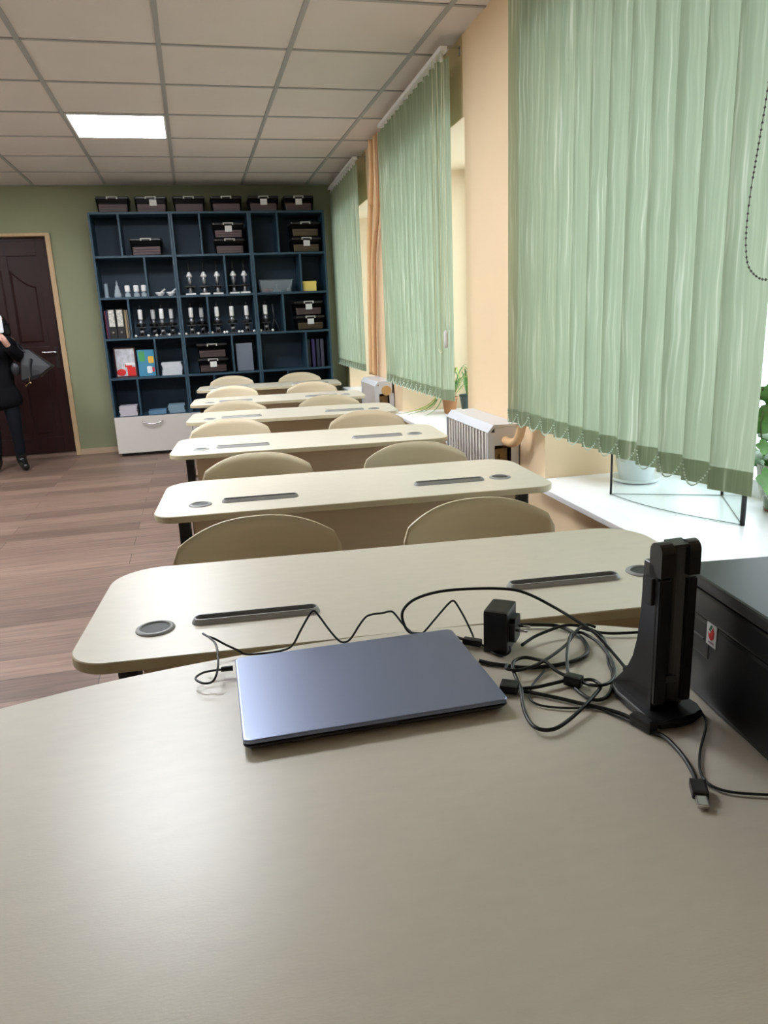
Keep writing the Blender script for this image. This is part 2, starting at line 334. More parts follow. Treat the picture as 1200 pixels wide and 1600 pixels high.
# ------------------------------------------------------------------ bookcases
BZ = [0, .41, .80, 1.19, 1.585, 1.975, 2.375]      # shelf tops
BX = [-.86, -.095, .67, 1.435]; BY = 8.05; BT = .02
DIV = {0: {1: -.59, 2: -.378, 3: -.587, 4: -.385, 5: -.583}, 1: {2: .394, 3: .183, 4: .39, 5: .183, 1: .18}, 2: {2: 1.168, 3: .952, 4: 1.16, 5: .95, 1: .95}}
BL = ['left navy bookcase unit above pale drawer front, nearest the door', 'middle navy bookcase unit holding two rows of microscopes', 'right navy bookcase unit with yellow box, nearest the windows']
for k in range(3):
    a, b = BX[k], BX[k + 1]; yb_ = 8.425
    t = thing('bookcase', BL[k], 'bookcase', ((a + b) / 2, 8.24, 0), 0, 'navy bookcase units along the back wall'); ox, oy = (a + b) / 2, 8.24
    def part(nm, m_, x0_, x1_, y0_, y1_, z0_, z1_, bev=.001): return bxo(nm, m_, t, x0_ - ox, x1_ - ox, y0_ - oy, y1_ - oy, z0_, z1_, bev=bev)
    part('side_panel', navy, a + .001, a + BT, BY, yb_, .06, BZ[6]); part('side_panel', navy, b - BT, b - .001, BY, yb_, .06, BZ[6])
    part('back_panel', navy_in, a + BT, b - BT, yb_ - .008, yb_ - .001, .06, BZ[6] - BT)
    for z in BZ[1:6]: part('shelf', navy, a + BT, b - BT, BY + .002, yb_ - .008, z - BT, z)
    part('top_panel', navy, a + BT, b - BT, BY, yb_ - .001, BZ[6] - BT, BZ[6])
    part('bottom_panel', navy, a + BT, b - BT, BY + .01, yb_ - .008, .06, .08)
    for r, x in DIV[k].items(): part('divider', navy, x - .009, x + .009, BY + .003, yb_ - .008, BZ[r], BZ[r + 1] - BT)
    part('plinth', blackm, a + .03, b - .03, BY + .03, yb_ - .02, 0, .06)
    d = part('drawer_front', pale_door, a + .002, b - .002, BY - .018, BY - .001, .035, BZ[1] - .004)
    bm = B(); tube(bm, [(-.485 + .4775 - .10, -.208, .352), (-.485 + .4775 - .09, -.232, .345), (-.485 + .4775, -.245, .325), (-.485 + .4775 + .09, -.232, .345), (-.485 + .4775 + .10, -.208, .352)], .006)
    hn = obj('handle', bm, steel, d)
YS = 8.08     # front line of the shelf contents
# plastic storage boxes
def storage(label_patch, fill, w_=.315, h_=.148, d_=.27):
    t = thing('storage_box', '', 'storage box', (0, 0, 0), 0, 'dark lidded plastic boxes on and in the bookcases')
    def ring(s, z, th=0): return [((x) * s, (y) * s, z) for x, y in rrect(-w_ / 2 + th, w_ / 2 - th, -d_ / 2 + th, d_ / 2 - th, [.02] * 4, 4)]
    bm = B(); loft(bm, [ring(.88, 0), ring(.9, .004), ring(.975, h_ - .022), ring(.965, h_ - .022, .003), ring(.88, .008, .003)], smooth=False); obj('body', bm, smoke, t)
    bm = B(); loft(bm, [ring(.985, h_ - .024), ring(1, h_ - .02), ring(1, h_ - .01), ring(.96, h_ - .002), ring(.9, h_ - .002)], smooth=False); obj('lid', bm, mat('lid_black', (26, 26, 28), .3), t)
    bm = B(); f = [(x * .84, y * .84) for x, y in rrect(-w_ / 2, w_ / 2, -d_ / 2, d_ / 2, [.015] * 4, 3)]
    for q in range(3): slab(bm, f, .009 + q * h_ * .155, .009 + (q + 1) * h_ * .155 - .002, .002)
    obj('contents', bm, mat('box_contents_' + fill, {'grey': (206, 192, 188), 'olive': (196, 188, 150)}[fill], .8), t)
    bm = B(); box(bm, -.052, .052, -d_ / 2 - .008, -d_ / 2 + .006, h_ - .012, h_ - .003, bev=.002); box(bm, -.052, -.04, -d_ / 2 - .008, -d_ / 2 + .004, h_ - .028, h_ - .012); box(bm, .04, .052, -d_ / 2 - .008, -d_ / 2 + .004, h_ - .028, h_ - .012)
    obj('clip_handle', bm, mat('clip_grey', (176, 176, 174), .4), t)
    if label_patch is not None:
        yy = -d_ / 2 * .955 - .003; bm = B(); box(bm, label_patch - .034, label_patch + .034, yy - .004, yy, h_ * .40, h_ * .78); obj('paper_label', bm, label_w, t)
    return t
SB = {}
def place_box(x, z, lp, fill, label, first=None, w_=.315, h_=.148, rz=0):
    key = (lp, fill, w_, h_)
    if key not in SB: SB[key] = storage(lp, fill, w_, h_); o = SB[key]; o.location = (x, 8.225, z); o.rotation_euler = (0, 0, rz); o['label'] = label
    else: o = dup(SB[key], (x, 8.225, z), rz, label)
    return o
TT = [(-.62, None), (-.262, .02), (.10, None), (.464, None), (.834, 0), (1.19, 0)]
TN = ['first from the left on top of the bookcases, without white label', 'second from the left on top, with white label', 'third from the left on top of the bookcases', 'fourth from the left on top, without white label', 'fifth from the left on top of the bookcases', 'last on top of the bookcases, nearest the window']
for (x, lp), n in zip(TT, TN): place_box(x, BZ[6] + .001, lp, 'grey', 'dark lidded plastic box ' + n)
place_box(-.352, BZ[5] + .001, None, 'grey', 'single dark lidded plastic box alone in the top cell of left bookcase', w_=.315, h_=.165)
place_box(.462, BZ[5] + .001, None, 'grey', 'lower dark plastic box of the pair in top cell of middle bookcase')
place_box(.46, BZ[5] + .152, 0, 'grey', 'upper white-labelled plastic box of the pair in top cell of middle bookcase')
place_box(1.245, BZ[5] + .001, 0, 'olive', 'lower white-labelled box of the pair in top cell of right bookcase')
place_box(1.243, BZ[5] + .152, None, 'olive', 'upper unlabelled box of the pair in top cell of right bookcase')
place_box(1.235, BZ[3] + .001, 0, 'olive', 'lower box of the pair beneath the yellow box in right bookcase')
place_box(1.225, BZ[3] + .152, 0, 'grey', 'upper box of the pair beneath the yellow box in right bookcase')
place_box(.185, BZ[2] + .001, 0, 'grey', 'lower white-labelled box of the pair under the microscopes')
place_box(.187, BZ[2] + .152, None, 'grey', 'upper box of the pair under the microscopes, without label')
# microscopes
silver = mat('microscope_silver', (134, 136, 142), .3, .7)
mwhite = mat('microscope_white', (222, 222, 224), .45)
def scope_a():
    t = thing('microscope', '', 'microscope')
    bxo('base', mwhite, t, -.05, .05, -.05, .06, 0, .018, bev=.005)
    bm = B(); tube(bm, [(0, .045, .015), (0, .055, .06), (0, .055, .12), (0, .03, .17)], .014); obj('arm', bm, blackp, t)
    bm = B(); box(bm, -.05, .05, -.045, .045, .078, .088, bev=.002); obj('stage', bm, blackp, t)
    bm = B(); lathe(bm, [(.016, .018), (.022, .03), (.016, .05), (.022, .077)], n=14); obj('illuminator', bm, silver, t)
    bm = B(); lathe(bm, [(.006, .09), (.01, .105), (.019, .115), (.022, .14), (.022, .168), (.018, .178)], n=14); obj('body_tube', bm, silver, t)
    bm = B(); lathe(bm, [(.018, .172), (.030, .180), (.031, .190), (.012, .222), (.008, .226)], n=16); obj('head', bm, mwhite, t)
    bm = B(); cyl(bm, (0, 0, .22), (0, .01, .325), .007, .006, 10); obj('eyepiece_tube', bm, blackp, t)
    bm = B(); cyl(bm, (-.032, .05, .07), (.032, .05, .07), .011, n=12); obj('focus_knob', bm, blackp, t)
    return t
def scope_b():
    t = thing('microscope', '', 'microscope')
    bm = B(); box(bm, -.055, .055, -.02, .06, 0, .014, bev=.004); box(bm, -.055, -.028, -.06, -.018, 0, .014, bev=.003); box(bm, .028, .055, -.06, -.018, 0, .014, bev=.003); obj('base', bm, mat('scope_base', (52, 54, 60), .35, .3), t)
    for s in (-1, 1):
        bm = B(); sphere(bm, (s * .062, -.05, .016), .014); obj('foot_knob', bm, mwhite, t)
    bm = B(); tube(bm, [(0, .045, .012), (0, .05, .07), (0, .05, .13), (0, .01, .17)], .015); obj('arm', bm, blackp, t)
    bm = B(); box(bm, -.045, .045, -.045, .045, .092, .101, bev=.002); cyl(bm, (-.05, .03, .12), (.05, .03, .12), .013, n=12); obj('stage', bm, blackp, t)
    bm = B()
    for s in (-1, 1): cyl(bm, (s * .02, 0, .014), (s * .016, 0, .09), .006, n=10)
    cyl(bm, (-.02, -.01, .05), (.02, -.01, .06), .016, n=12); obj('mirror_bracket', bm, silver, t)
    bm = B(); lathe(bm, [(.007, .102), (.011, .118), (.024, .13), (.032, .145), (.024, .158), (.02, .18)], n=14); obj('objective_turret', bm, [silver], t)
    bm = B(); cyl(bm, (-.014, -.012, .155), (-.026, -.03, .128), .008, .006, 10); cyl(bm, (.014, -.012, .155), (.026, -.03, .128), .008, .006, 10); cyl(bm, (-.03, 0, .17), (.03, 0, .17), .012, n=12); obj('objective', bm, blackp, t)
    bm = B(); lathe(bm, [(.017, .172), (.022, .18), (.022, .268), (.018, .274)], n=16); obj('tube_cover', bm, mwhite, t)
    bm = B(); cyl(bm, (0, 0, .272), (0, 0, .315), .008, .007, 10); obj('eyepiece', bm, blackp, t)
    return t
ma = scope_a(); mb = scope_b()
ga = 'white-headed microscopes on the upper shelf of middle bookcase'; gb = 'long-tubed microscopes on the third shelf down'
AX = [(.03, 'leftmost of the five'), (.172, 'second from the left of the five'), (.305, 'third from the left, just left of the divider'), (.468, 'fourth from the left, just right of the divider'), (.58, 'rightmost of the five')]
for i, (x, n) in enumerate(AX):
    l = 'small microscope with white cone head, ' + n
    if i == 0: ma.location = (x, 8.14, BZ[4]); ma['label'] = l; ma['group'] = ga
    else: dup(ma, (x, 8.14, BZ[4]), 0, l, ga)
BXs = [(-.49, 8.14, 'alone beside the file folders in left bookcase'), (-.372, 8.29, 'standing at the back, left of the trio in left bookcase'), (-.282, 8.13, 'front one of the trio in left bookcase'), (-.19, 8.27, 'standing at the back, right of the trio in left bookcase'),
       (.008, 8.13, 'leftmost in middle bookcase'), (.115, 8.29, 'set back just left of the first divider in middle bookcase'), (.268, 8.13, 'just right of the divider in middle bookcase'), (.42, 8.13, 'second from the right in middle bookcase'), (.572, 8.13, 'rightmost in middle bookcase'), (.768, 8.13, 'only one in right bookcase')]
for i, (x, y, n) in enumerate(BXs):
    l = 'white-tubed black microscope, ' + n
    if i == 0: mb.location = (x, y, BZ[3]); mb['label'] = l; mb['group'] = gb
    else: dup(mb, (x, y, BZ[3]), random.uniform(-.1, .1), l, gb)
t = thing('telescope_stand', 'thin dark tripod stand beside the single microscope in right bookcase', 'stand', (.865, 8.2, BZ[3]))
bm = B(); cyl(bm, (0, 0, .12), (-.012, 0, .28), .011, .009, 10); obj('column', bm, mat('stand_grey', (70, 74, 80), .4, .5), t)
for a in (90, 210, 330):
    bm = B(); cyl(bm, (0, 0, .14), (.05 * math.cos(R(a)), .05 * math.sin(R(a)), 0.004), .007, .005, 8); obj('leg', bm, MATS['stand_grey'], t)
# glassware
gl = mat('glassware', (190, 205, 215), .1, alpha=.55)
z4 = BZ[4]
t = tag(obj('measuring_cylinder', (lambda b_: (lathe(b_, [(.026, 0), (.026, .006), (.019, .01), (.019, .132), (.023, .136)], n=16), b_)[1])(B()), mat('frosted_plastic', (150, 165, 178), .4, alpha=.8), loc=(-.783, 8.14, z4)), 'pale frosted measuring cylinder at left end of shelf', 'measuring cylinder')
t = thing('glass_bottle', 'tiered clear glass flask in tree shape between cylinder and jars', 'flask', (-.678, 8.14, z4))
bm = B(); lathe(bm, [(.034, 0), (.036, .03), (.026, .055), (.028, .062), (.018, .09), (.02, .096), (.01, .12), (.01, .13)], n=16); obj('body', bm, gl, t)
bm = B(); lathe(bm, [(.006, .128), (.013, .14), (.004, .152), (.004, .165)], n=12); obj('stopper', bm, gl, t)
def lamp():
    t = thing('spirit_lamp', '', 'spirit lamp')
    bm = B(); lathe(bm, [(.028, 0), (.031, .01), (.028, .035), (.012, .05), (.012, .055)], n=16); obj('glass_bowl', bm, gl, t)
    bm = B(); lathe(bm, [(.024, .052), (.026, .06), (.025, .108), (.02, .116)], n=16); obj('cap', bm, mwhite, t)
    return t
lp = lamp()
for i, (x, n) in enumerate([(-.582, 'left one of three, beside the flask'), (-.498, 'middle one of three'), (-.425, 'right one of three, against the divider')]):
    l = 'glass spirit lamp with white cap, ' + n
    if i == 0: lp.location = (x, 8.14, z4); lp['label'] = l; lp['group'] = 'white-capped spirit lamps'
    else: dup(lp, (x, 8.14, z4), 0, l, 'white-capped spirit lamps')
def mortar():
    t = thing('mortar', '', 'mortar and pestle')
    bm = B(); lathe(bm, [(.022, 0), (.024, .006), (.04, .022), (.05, .04), (.046, .04), (.03, .02), (.01, .012)], n=20); obj('bowl', bm, mwhite, t)
    bm = B(); cyl(bm, (-.012, 0, .022), (.046, 0, .066), .009, .007, 10); sphere(bm, (.046, 0, .066), .009); obj('pestle', bm, mwhite, t)
    return t
mo = mortar()
for i, (x, n) in enumerate([(-.272, 'left of the two in left bookcase'), (-.165, 'right of the two, against the bookcase side')]):
    l = 'small white mortar with pestle, ' + n
    if i == 0: mo.location = (x, 8.14, z4); mo['label'] = l; mo['group'] = 'white porcelain mortars'
    else: dup(mo, (x, 8.14, z4), 0, l, 'white porcelain mortars')
# clear tub with odds and ends, yellow box
t = thing('plastic_tub', 'open clear plastic tub holding coloured pieces, beside yellow box', 'plastic tub', (.90, 8.2, z4))
bm = B()
def rg(w_, d_, z): return [(x, y, z) for x, y in rrect(-w_ / 2, w_ / 2, -d_ / 2, d_ / 2, [.02] * 4, 3)]
loft(bm, [rg(.31, .19, 0), rg(.35, .22, .12), rg(.364, .234, .122), rg(.364, .234, .126), rg(.344, .214, .126), rg(.304, .184, .004)], smooth=False); obj('tub', bm, glassmat('tub_plastic', (222, 230, 236), .2, .12), t)
for nm, c, cl, s, x in [('model_fish', 'red rubber model lying at left end inside the clear tub', (214, 84, 70), (1.6, .8, .6), -.1), ('plastic_funnel', 'pale funnel in the middle of the clear tub', (190, 200, 205), (.9, .9, 1), 0.0), ('plastic_clip', 'small teal clip in the clear tub', (70, 160, 165), (1, .5, .4), .07), ('plastic_cap', 'small white cap at right end of the clear tub', (225, 225, 225), (.5, .5, .9), .13)]:  # the white piece at the right is a small plastic cap
    bm = B()
    if nm == 'plastic_funnel': lathe(bm, [(.035, 0), (.03, .012), (.008, .05), (.006, .075)], n=14)
    elif nm == 'plastic_cap': lathe(bm, [(.014, 0), (.016, .03), (.012, .036)], n=12)
    elif nm == 'plastic_clip': box(bm, -.02, .02, -.01, .01, 0, .012, bev=.003); cyl(bm, (-.02, 0, .012), (.02, 0, .026), .005, n=8)
    else: sphere(bm, (0, 0, .022), .028, (1.5, .9, .75)); sphere(bm, (.05, 0, .02), .016, (1.2, .4, 1.1)); sphere(bm, (-.045, 0, .022), .018, (1, .9, .9))
    tag(obj(nm, bm, mat('m_' + nm, cl, .4), loc=(.90 + x, 8.17, z4 + .005)), c, 'plastic piece')
t = thing('cardboard_box', 'yellow cardboard box standing at right end of the shelf', 'box', (1.247, 8.15, z4))
yel = mat('yellow_card', (222, 200, 108), .6)
bxo('body', yel, t, -.07, .07, -.06, .06, .001, .085, bev=.002); bxo('lid', yel, t, -.073, .073, -.063, .063, .075, .102, bev=.003)
# binders and folders
z3 = BZ[3]
def binder():
    t = thing('ring_binder', '', 'binder')
    bxo('cover', mat('binder_black', (20, 19, 20), .4), t, -.036, .036, -.02, .25, 0, .285, bev=.003)
    bm = B(); box(bm, -.027, .027, -.0225, -.0195, .115, .275); so = obj('spine_label', bm, mat('ornate_spine', (186, 184, 178), .45, noise=(70, .45)), t)
    bm = B(); lathe(bm, [(.011, 0), (.011, .002)], n=14)
    for v in bm.verts: v.co = (v.co.x, -.0205 - v.co.z, v.co.y + .06)
    obj('finger_ring', bm, steel, t)
    return t
bd = binder(); bd.location = (-.762, 8.1, z3 + .001); bd['label'] = 'black ring binder with ornate silver spine, left of the two'; bd['group'] = 'black ring binders'
dup(bd, (-.683, 8.1, z3 + .001), 0, 'black ring binder with ornate silver spine, right of the two', 'black ring binders')
for x, c, n, tk in [(-.821, (110, 40, 60), 'maroon folder standing at the far left of the binders', .012), (-.807, (70, 60, 110), 'violet folder standing just left of the black binders', .01), (-.632, (150, 130, 100), 'tan folder standing just right of the black binders', .02), (-.612, (96, 92, 84), 'grey folder standing right beside the tan one', .014)]:
    bm = B(); box(bm, -tk / 2, tk / 2, 0, .24, 0, .27, bev=.002); box(bm, -tk / 2 + .002, tk / 2 - .002, .004, .236, .27, .272)
    tag(obj('folder', bm, mat('folder_%d' % int(-x * 1000), c, .6), loc=(x, 8.1, z3 + .001)), n, 'folder')
z2 = BZ[2]
# picture boxes, paper stacks
def frame_set():
    t = thing('poster_board', 'framed picture leaning in shelf, silver scene above red shapes', 'picture', (-.69, 8.17, z2 + .001), 0)
    bm = B(); box(bm, -.105, .105, 0, .012, 0, .30, bev=.002); obj('frame', bm, mat('dark_red_frame', (64, 22, 26), .5), t)
    bm = B(); box(bm, -.092, .092, -.002, 0, .012, .285); obj('picture', bm, mat('silver_print', (190, 192, 200), .3, noise=(22, .35)), t)
    bm = B(); sphere(bm, (-.05, -.003, .05), .045, (1, .05, .8)); box(bm, .01, .09, -.005, -.002, .012, .1); box(bm, -.01, .06, -.005, -.002, .1, .13); obj('red_figure', bm, mat('bright_red', (206, 36, 34), .5), t)
    bm = B(); box(bm, .0, .092, -.007, -.004, .118, .145, bev=.001); obj('white_band', bm, mwhite, t)
frame_set()
t = thing('game_box', 'blue cardboard box with bright printed picture, left bookcase', 'box', (-.485, 8.15, z2 + .001), R(2))
bxo('box', mat('blue_card', (62, 134, 168), .5), t, -.083, .083, 0, .04, 0, .265, bev=.002)
for nm, c, a in [('green_print', (70, 150, 90), (-.07, -.01, .15, .25)), ('yellow_print', (228, 180, 70), (.02, .075, .13, .2)), ('white_print', (220, 225, 228), (0, .05, .03, .1)), ('red_print', (190, 50, 60), (.05, .075, .04, .09))]:
    bm = B(); prism(bm, rrect(a[0], a[1], a[2], a[3], [.012] * 4, 4), 0, .0012)
    for v in bm.verts: v.co = (v.co.x, -.0002 - v.co.z, v.co.y)
    obj(nm, bm, mat('print_' + nm, c, .5), t)
def stack(x, z, n, w_, hh, label, m_, jit=.006, y=8.2):
    bm = B()
    for i in range(n):
        a = random.uniform(-.04, .04); dx = random.uniform(-jit, jit); h0 = i * hh; L_ = w_ / 2 - .008
        pts = [(dx + px * math.cos(a) - py * math.sin(a), px * math.sin(a) + py * math.cos(a)) for px, py in [(-L_, -.1), (L_, -.1), (L_, .1), (-L_, .1)]]
        prism(bm, pts, h0, h0 + hh * .88)
    return tag(obj('paper_stack', bm, m_, loc=(x, y, z + .001)), label, 'paper stack')
stack(-.235, z2, 9, .215, .0145, 'thick pile of pale papers beside the blue picture box', paper)
stack(-.715, BZ[1], 7, .19, .0145, 'pile of pale papers in bottom left cell, above the drawer', mat('paper_lilac', (188, 180, 190), .8))
stack(-.43, BZ[1], 3, .19, .013, 'low pile of blue exercise books in bottom cell of left bookcase', mat('paper_blue', (92, 130, 160), .7))
stack(-.235, BZ[1], 6, .18, .014, 'taller pile of blue-grey exercise books beside the low pile', mat('paper_bluegrey', (120, 146, 162), .7))
bm = B(); box(bm, -.085, .085, 0, .06, 0, .285, bev=.006); box(bm, -.06, .06, -.002, .0, .05, .22)
tag(obj('document_case', bm, mat('case_grey', (104, 112, 128), .5), loc=(.515, 8.12, z2 + .001)), 'grey upright document case beside boxes in middle bookcase', 'document case')
for i, (x, c, n) in enumerate([(1.20, (22, 22, 40), 'black folder standing leftmost behind the last desk'), (1.25, (52, 38, 92), 'violet folder standing between two dark ones'), (1.30, (24, 28, 48), 'dark blue folder right of the violet one'), (1.345, (60, 60, 76), 'dark grey folder nearest the side of right bookcase')]):
    bm = B(); box(bm, -.016, .016, 0, .22, 0, .29, bev=.003); tag(obj('folder', bm, mat('dfold_%d' % i, c, .5), loc=(x, 8.13, z2 + .001)), n, 'folder')
# ------------------------------------------------------------------ student desks and chairs
DL, DD, DH = 1.33, .54, .71
def pen_tray(t, cx, cy, w_, h):
    bm = B()
    def st(d, z): return [(x + cx, y + cy, z) for x, y in rrect(-w_ / 2 + d, w_ / 2 - d, -.02 + d, .02 - d, [.0195 - d] * 4, 6)]
    loft(bm, [st(0, h), st(.0005, h + .003), st(.005, h + .0105), st(.0075, h + .0105)], capb=False, smooth=False); o = obj('pen_tray', bm, tray_grey, t)
    bm = B(); loft(bm, [st(.0075, h + .0105), st(.0095, h + .002)], capa=False, smooth=False); obj('tray_channel', bm, tray_dark, o)
def grommet(t, cx, cy, h, r=.038):
    bm = B(); n = 28
    def rr(q, z): return [(cx + q * math.cos(2 * math.pi * i / n), cy + q * math.sin(2 * math.pi * i / n), z) for i in range(n)]
    loft(bm, [rr(r, h), rr(r - .001, h + .003), rr(r - .007, h + .005), rr(r - .0085, h + .0045), rr(r - .010, h + .0015)], capb=False); o = obj('cup_ring', bm, tray_grey, t)
    bm = B(); loft(bm, [rr(r - .010, h + .0006), rr(r - .010, h + .0016)]); obj('ring_insert', bm, hole_dark, o)
def desk_proto():
    t = thing('student_desk', '', 'desk')
    out = rrect(0, DL, 0, DD, [.075, .075, .11, .11], 10)
    bm = B(); A = [[(x, y, z) for x, y in inset(out, d)] for d, z in ((.002, DH - .022), (0, DH - .020), (0, DH - .002), (.002, DH))]
    loft(bm, A, smooth=False)
    for f in bm.faces: f.material_index = 0 if abs(f.normal.z) > .8 or f.calc_center_median().z > DH - .0008 else 1
    bm.normal_update()
    for f in bm.faces: f.material_index = 0 if abs(f.normal.z) > .8 else 1
    obj('tabletop', bm, [laminate, edge_band], t)
    bxo('modesty_panel', panel_beige, t, .115, DL - .115, .105, .121, .26, DH - .023)
    for s, x in ((0, .085), (1, DL - .085)):
        bm = B(); box(bm, x - .018, x + .018, .10, .16, .03, DH - .023, bev=.006); box(bm, x - .012, x + .012, .09, .44, DH - .05, DH - .024, bev=.003); box(bm, x - .016, x + .016, .02, .47, .005, .032, bev=.006)
        o = obj('leg', bm, blackm, t)
        bm = B(); cyl(bm, (x - .03 if s == 0 else x + .03, .13, .55), (x, .13, .55), .008, n=10); cyl(bm, (x - .03 if s == 0 else x + .03, .13, .45), (x, .13, .45), .008, n=10); obj('adjusting_bolt', bm, steel, o)
        bm = B(); cyl(bm, (x, .04, 0), (x, .04, .006), .014, n=12); cyl(bm, (x, .45, 0), (x, .45, .006), .014, n=12); obj('glide', bm, blackp, o)
    bm = B(); box(bm, .1, DL - .1, .17, .46, .57, .582); obj('book_shelf', bm, panel_beige, t)
    grommet(t, .141, .137, DH); grommet(t, DL - .142, .190, DH); pen_tray(t, .337, .150, .255, DH); pen_tray(t, DL - .335, .172, .255, DH)
    return t
dp = desk_proto()
DESKS = [(-.28, 1.30, -5), (-.18, 2.33, -4), (-.165, 3.49, -5), (-.10, 4.68, -6), (-.075, 5.72, -5), (-.02, 7.0, -5)]
DN = ['first cream double desk, nearest the laptop', 'second cream double desk, behind the nearest chairs', 'third cream double desk from the laptop, beside the radiator', 'fourth cream double desk from the laptop', 'fifth cream double desk, last but one before the bookcases', 'sixth cream double desk, right in front of the bookcases']
for i, ((x, y, r), n) in enumerate(zip(DESKS, DN)):
    if i == 0: dp.location = (x, y, 0); dp.rotation_euler = (0, 0, R(r)); dp['label'] = n; dp['group'] = 'cream double student desks in one column'
    else: dup(dp, (x, y, 0), R(r), n, 'cream double student desks in one column')
def chair_proto():
    t = thing('school_chair', '', 'chair')
    W_ = .226; zb, zs, zt = .585, .694, .770; n = 24; fr, bk = [], []
    top = []
    for i in range(n + 1):
        u = -1 + 2 * i / n; top.append((u * W_, zs - .012 + (zt - zs + .012) * (1 - abs(u) ** 2.4) ** .82))
    outl = [(-W_ + .03, zb), (-W_ + .008, zb + .01), (-W_, zb + .03)] + top + [(W_, zb + .03), (W_ - .008, zb + .01), (W_ - .03, zb)]
    def cy(x): return -.045 * (x / W_) ** 2
    bm = B(); bot = outl[:2] + outl[-2:]
    # panel as vertical strips so that it can curve
    N_ = 28; cols = []
    for i in range(N_ + 1):
        x = -W_ + 2 * W_ * i / N_; u = abs(x / W_); zt_ = zs + (zt - zs) * (1 - u ** 2.5) * .86 + (zt - zs) * .14 - .026 * max(0, (u - .93) / .07) ** 2; z0_ = zb + (.03 * max(0, (u - .9) / .1) ** 2)
        zz = [z0_ + (zt_ - z0_) * j / 6 for j in range(7)]
        a = [bm.verts.new((x, cy(x) + (z - zb) * .10, z)) for z in zz]; b_ = [bm.verts.new((x, cy(x) + (z - zb) * .10 + .009, z)) for z in zz]; cols.append((a, b_))
    for i in range(N_):
        (a, b_), (c_, d_) = cols[i], cols[i + 1]
        for j in range(6):
            for q in ((a[j], c_[j], c_[j + 1], a[j + 1]), (b_[j], b_[j + 1], d_[j + 1], d_[j])): f = bm.faces.new(q); f.smooth = True
        bm.faces.new((a[6], c_[6], d_[6], b_[6])); bm.faces.new((a[0], b_[0], d_[0], c_[0]))
    for (a, b_) in (cols[0], cols[-1]):
        for j in range(6): bm.faces.new((a[j], a[j + 1], b_[j + 1], b_[j]))
    obj('backrest', bm, ply, t)
    bm = B(); P = rrect(-.2, .2, -.40, -.02, [.06, .06, .03, .03], 6); slab(bm, P, .425, .436, .002); obj('seat', bm, ply, t)
    for s in (-1, 1):
        bm = B(); tube(bm, [(s * .15, .018 + .018, .74 - .08), (s * .165, .03, .55), (s * .17, .0, .42), (s * .175, .0, .2), (s * .185, .02, .01)], .011); obj('back_post', bm, blackm, t)
        bm = B(); tube(bm, [(s * .175, -.01, .405), (s * .175, -.2, .413), (s * .175, -.345, .41), (s * .18, -.37, .38), (s * .19, -.385, .01)], .011); obj('front_leg', bm, blackm, t)
    bm = B(); tube(bm, [(-.175, -.3, .41), (0, -.3, .412), (.175, -.3, .41)], .009, sub=2); tube(bm, [(-.175, 0, .3), (0, 0, .3), (.175, 0, .3)], .009, sub=2); obj('cross_bar', bm, blackm, t)
    return t
cp = chair_proto()
CH = [(.117, 1.98, 0, 'behind the first desk, left seat'), (.735, 1.93, 0, 'behind the first desk, right seat'), (.205, 3.02, -2, 'behind the second desk, left seat'), (.855, 2.97, -2, 'behind the second desk, right seat'),
      (.153, 4.25, -2, 'behind the third desk, left seat'), (.922, 4.18, -2, 'behind the third desk, right seat'), (.238, 5.26, -5, 'low between third and fourth desks, left'), (.89, 5.24, -3, 'behind the fourth desk, right seat'),
      (.282, 6.58, -2, 'behind the fifth desk, left seat'), (.96, 6.5, -2, 'behind the fifth desk, right seat'), (.345, 7.9, 0, 'farthest left, in front of middle bookcase'), (1.035, 7.82, 0, 'farthest right, in front of right bookcase')]
for i, (x, y, r, n) in enumerate(CH):
    l = 'beige school chair with arched wooden back, ' + n; g = 'beige arched-back school chairs'
    if i == 0: cp.location = (x, y, 0); cp.rotation_euler = (0, 0, R(r)); cp['label'] = l; cp['group'] = g
    else: dup(cp, (x, y, 0), R(r), l, g)
# ------------------------------------------------------------------ teacher's desk
TH = .75
t = thing('teacher_desk', 'large beige desk with curved far edge carrying laptop, cables and printer', 'desk', (.35, .6, 0))
far = [(-.62, 1.0), (-.5, 1.045), (-.33, 1.095), (-.2, 1.130), (-.05, 1.154), (.115, 1.168), (.27, 1.165), (.417, 1.150), (.53, 1.122), (.62, 1.083), (.70, 1.035), (.80, .975), (.92, .915), (1.05, .87)]
pts = [(-.78, .15), (1.16, .15), (1.16, .80)] + [(v.x, v.y) for v in crom([(x, y, 0) for x, y in far][::-1], 4)] + [(-.72, .93), (-.78, .82)]
pts = [(x - .35, y - .6) for x, y in pts]
bm = B(); A = [[(x, y, z) for x, y in inset(pts, d)] for d, z in ((.002, TH - .025), (0, TH - .023), (0, TH - .002), (.002, TH))]
loft(bm, A, smooth=False); bm.normal_update()
for f in bm.faces: f.material_index = 0 if abs(f.normal.z) > .8 else 1
obj('tabletop', bm, [laminate, edge_band], t)
bxo('side_panel', panel_beige, t, -1.05, -1.03, -.4, .2, 0, TH - .026); bxo('side_panel', panel_beige, t, .72, .74, -.4, .12, 0, TH - .026); bxo('modesty_panel', panel_beige, t, -1.03, .72, .1, .118, .25, TH - .026)
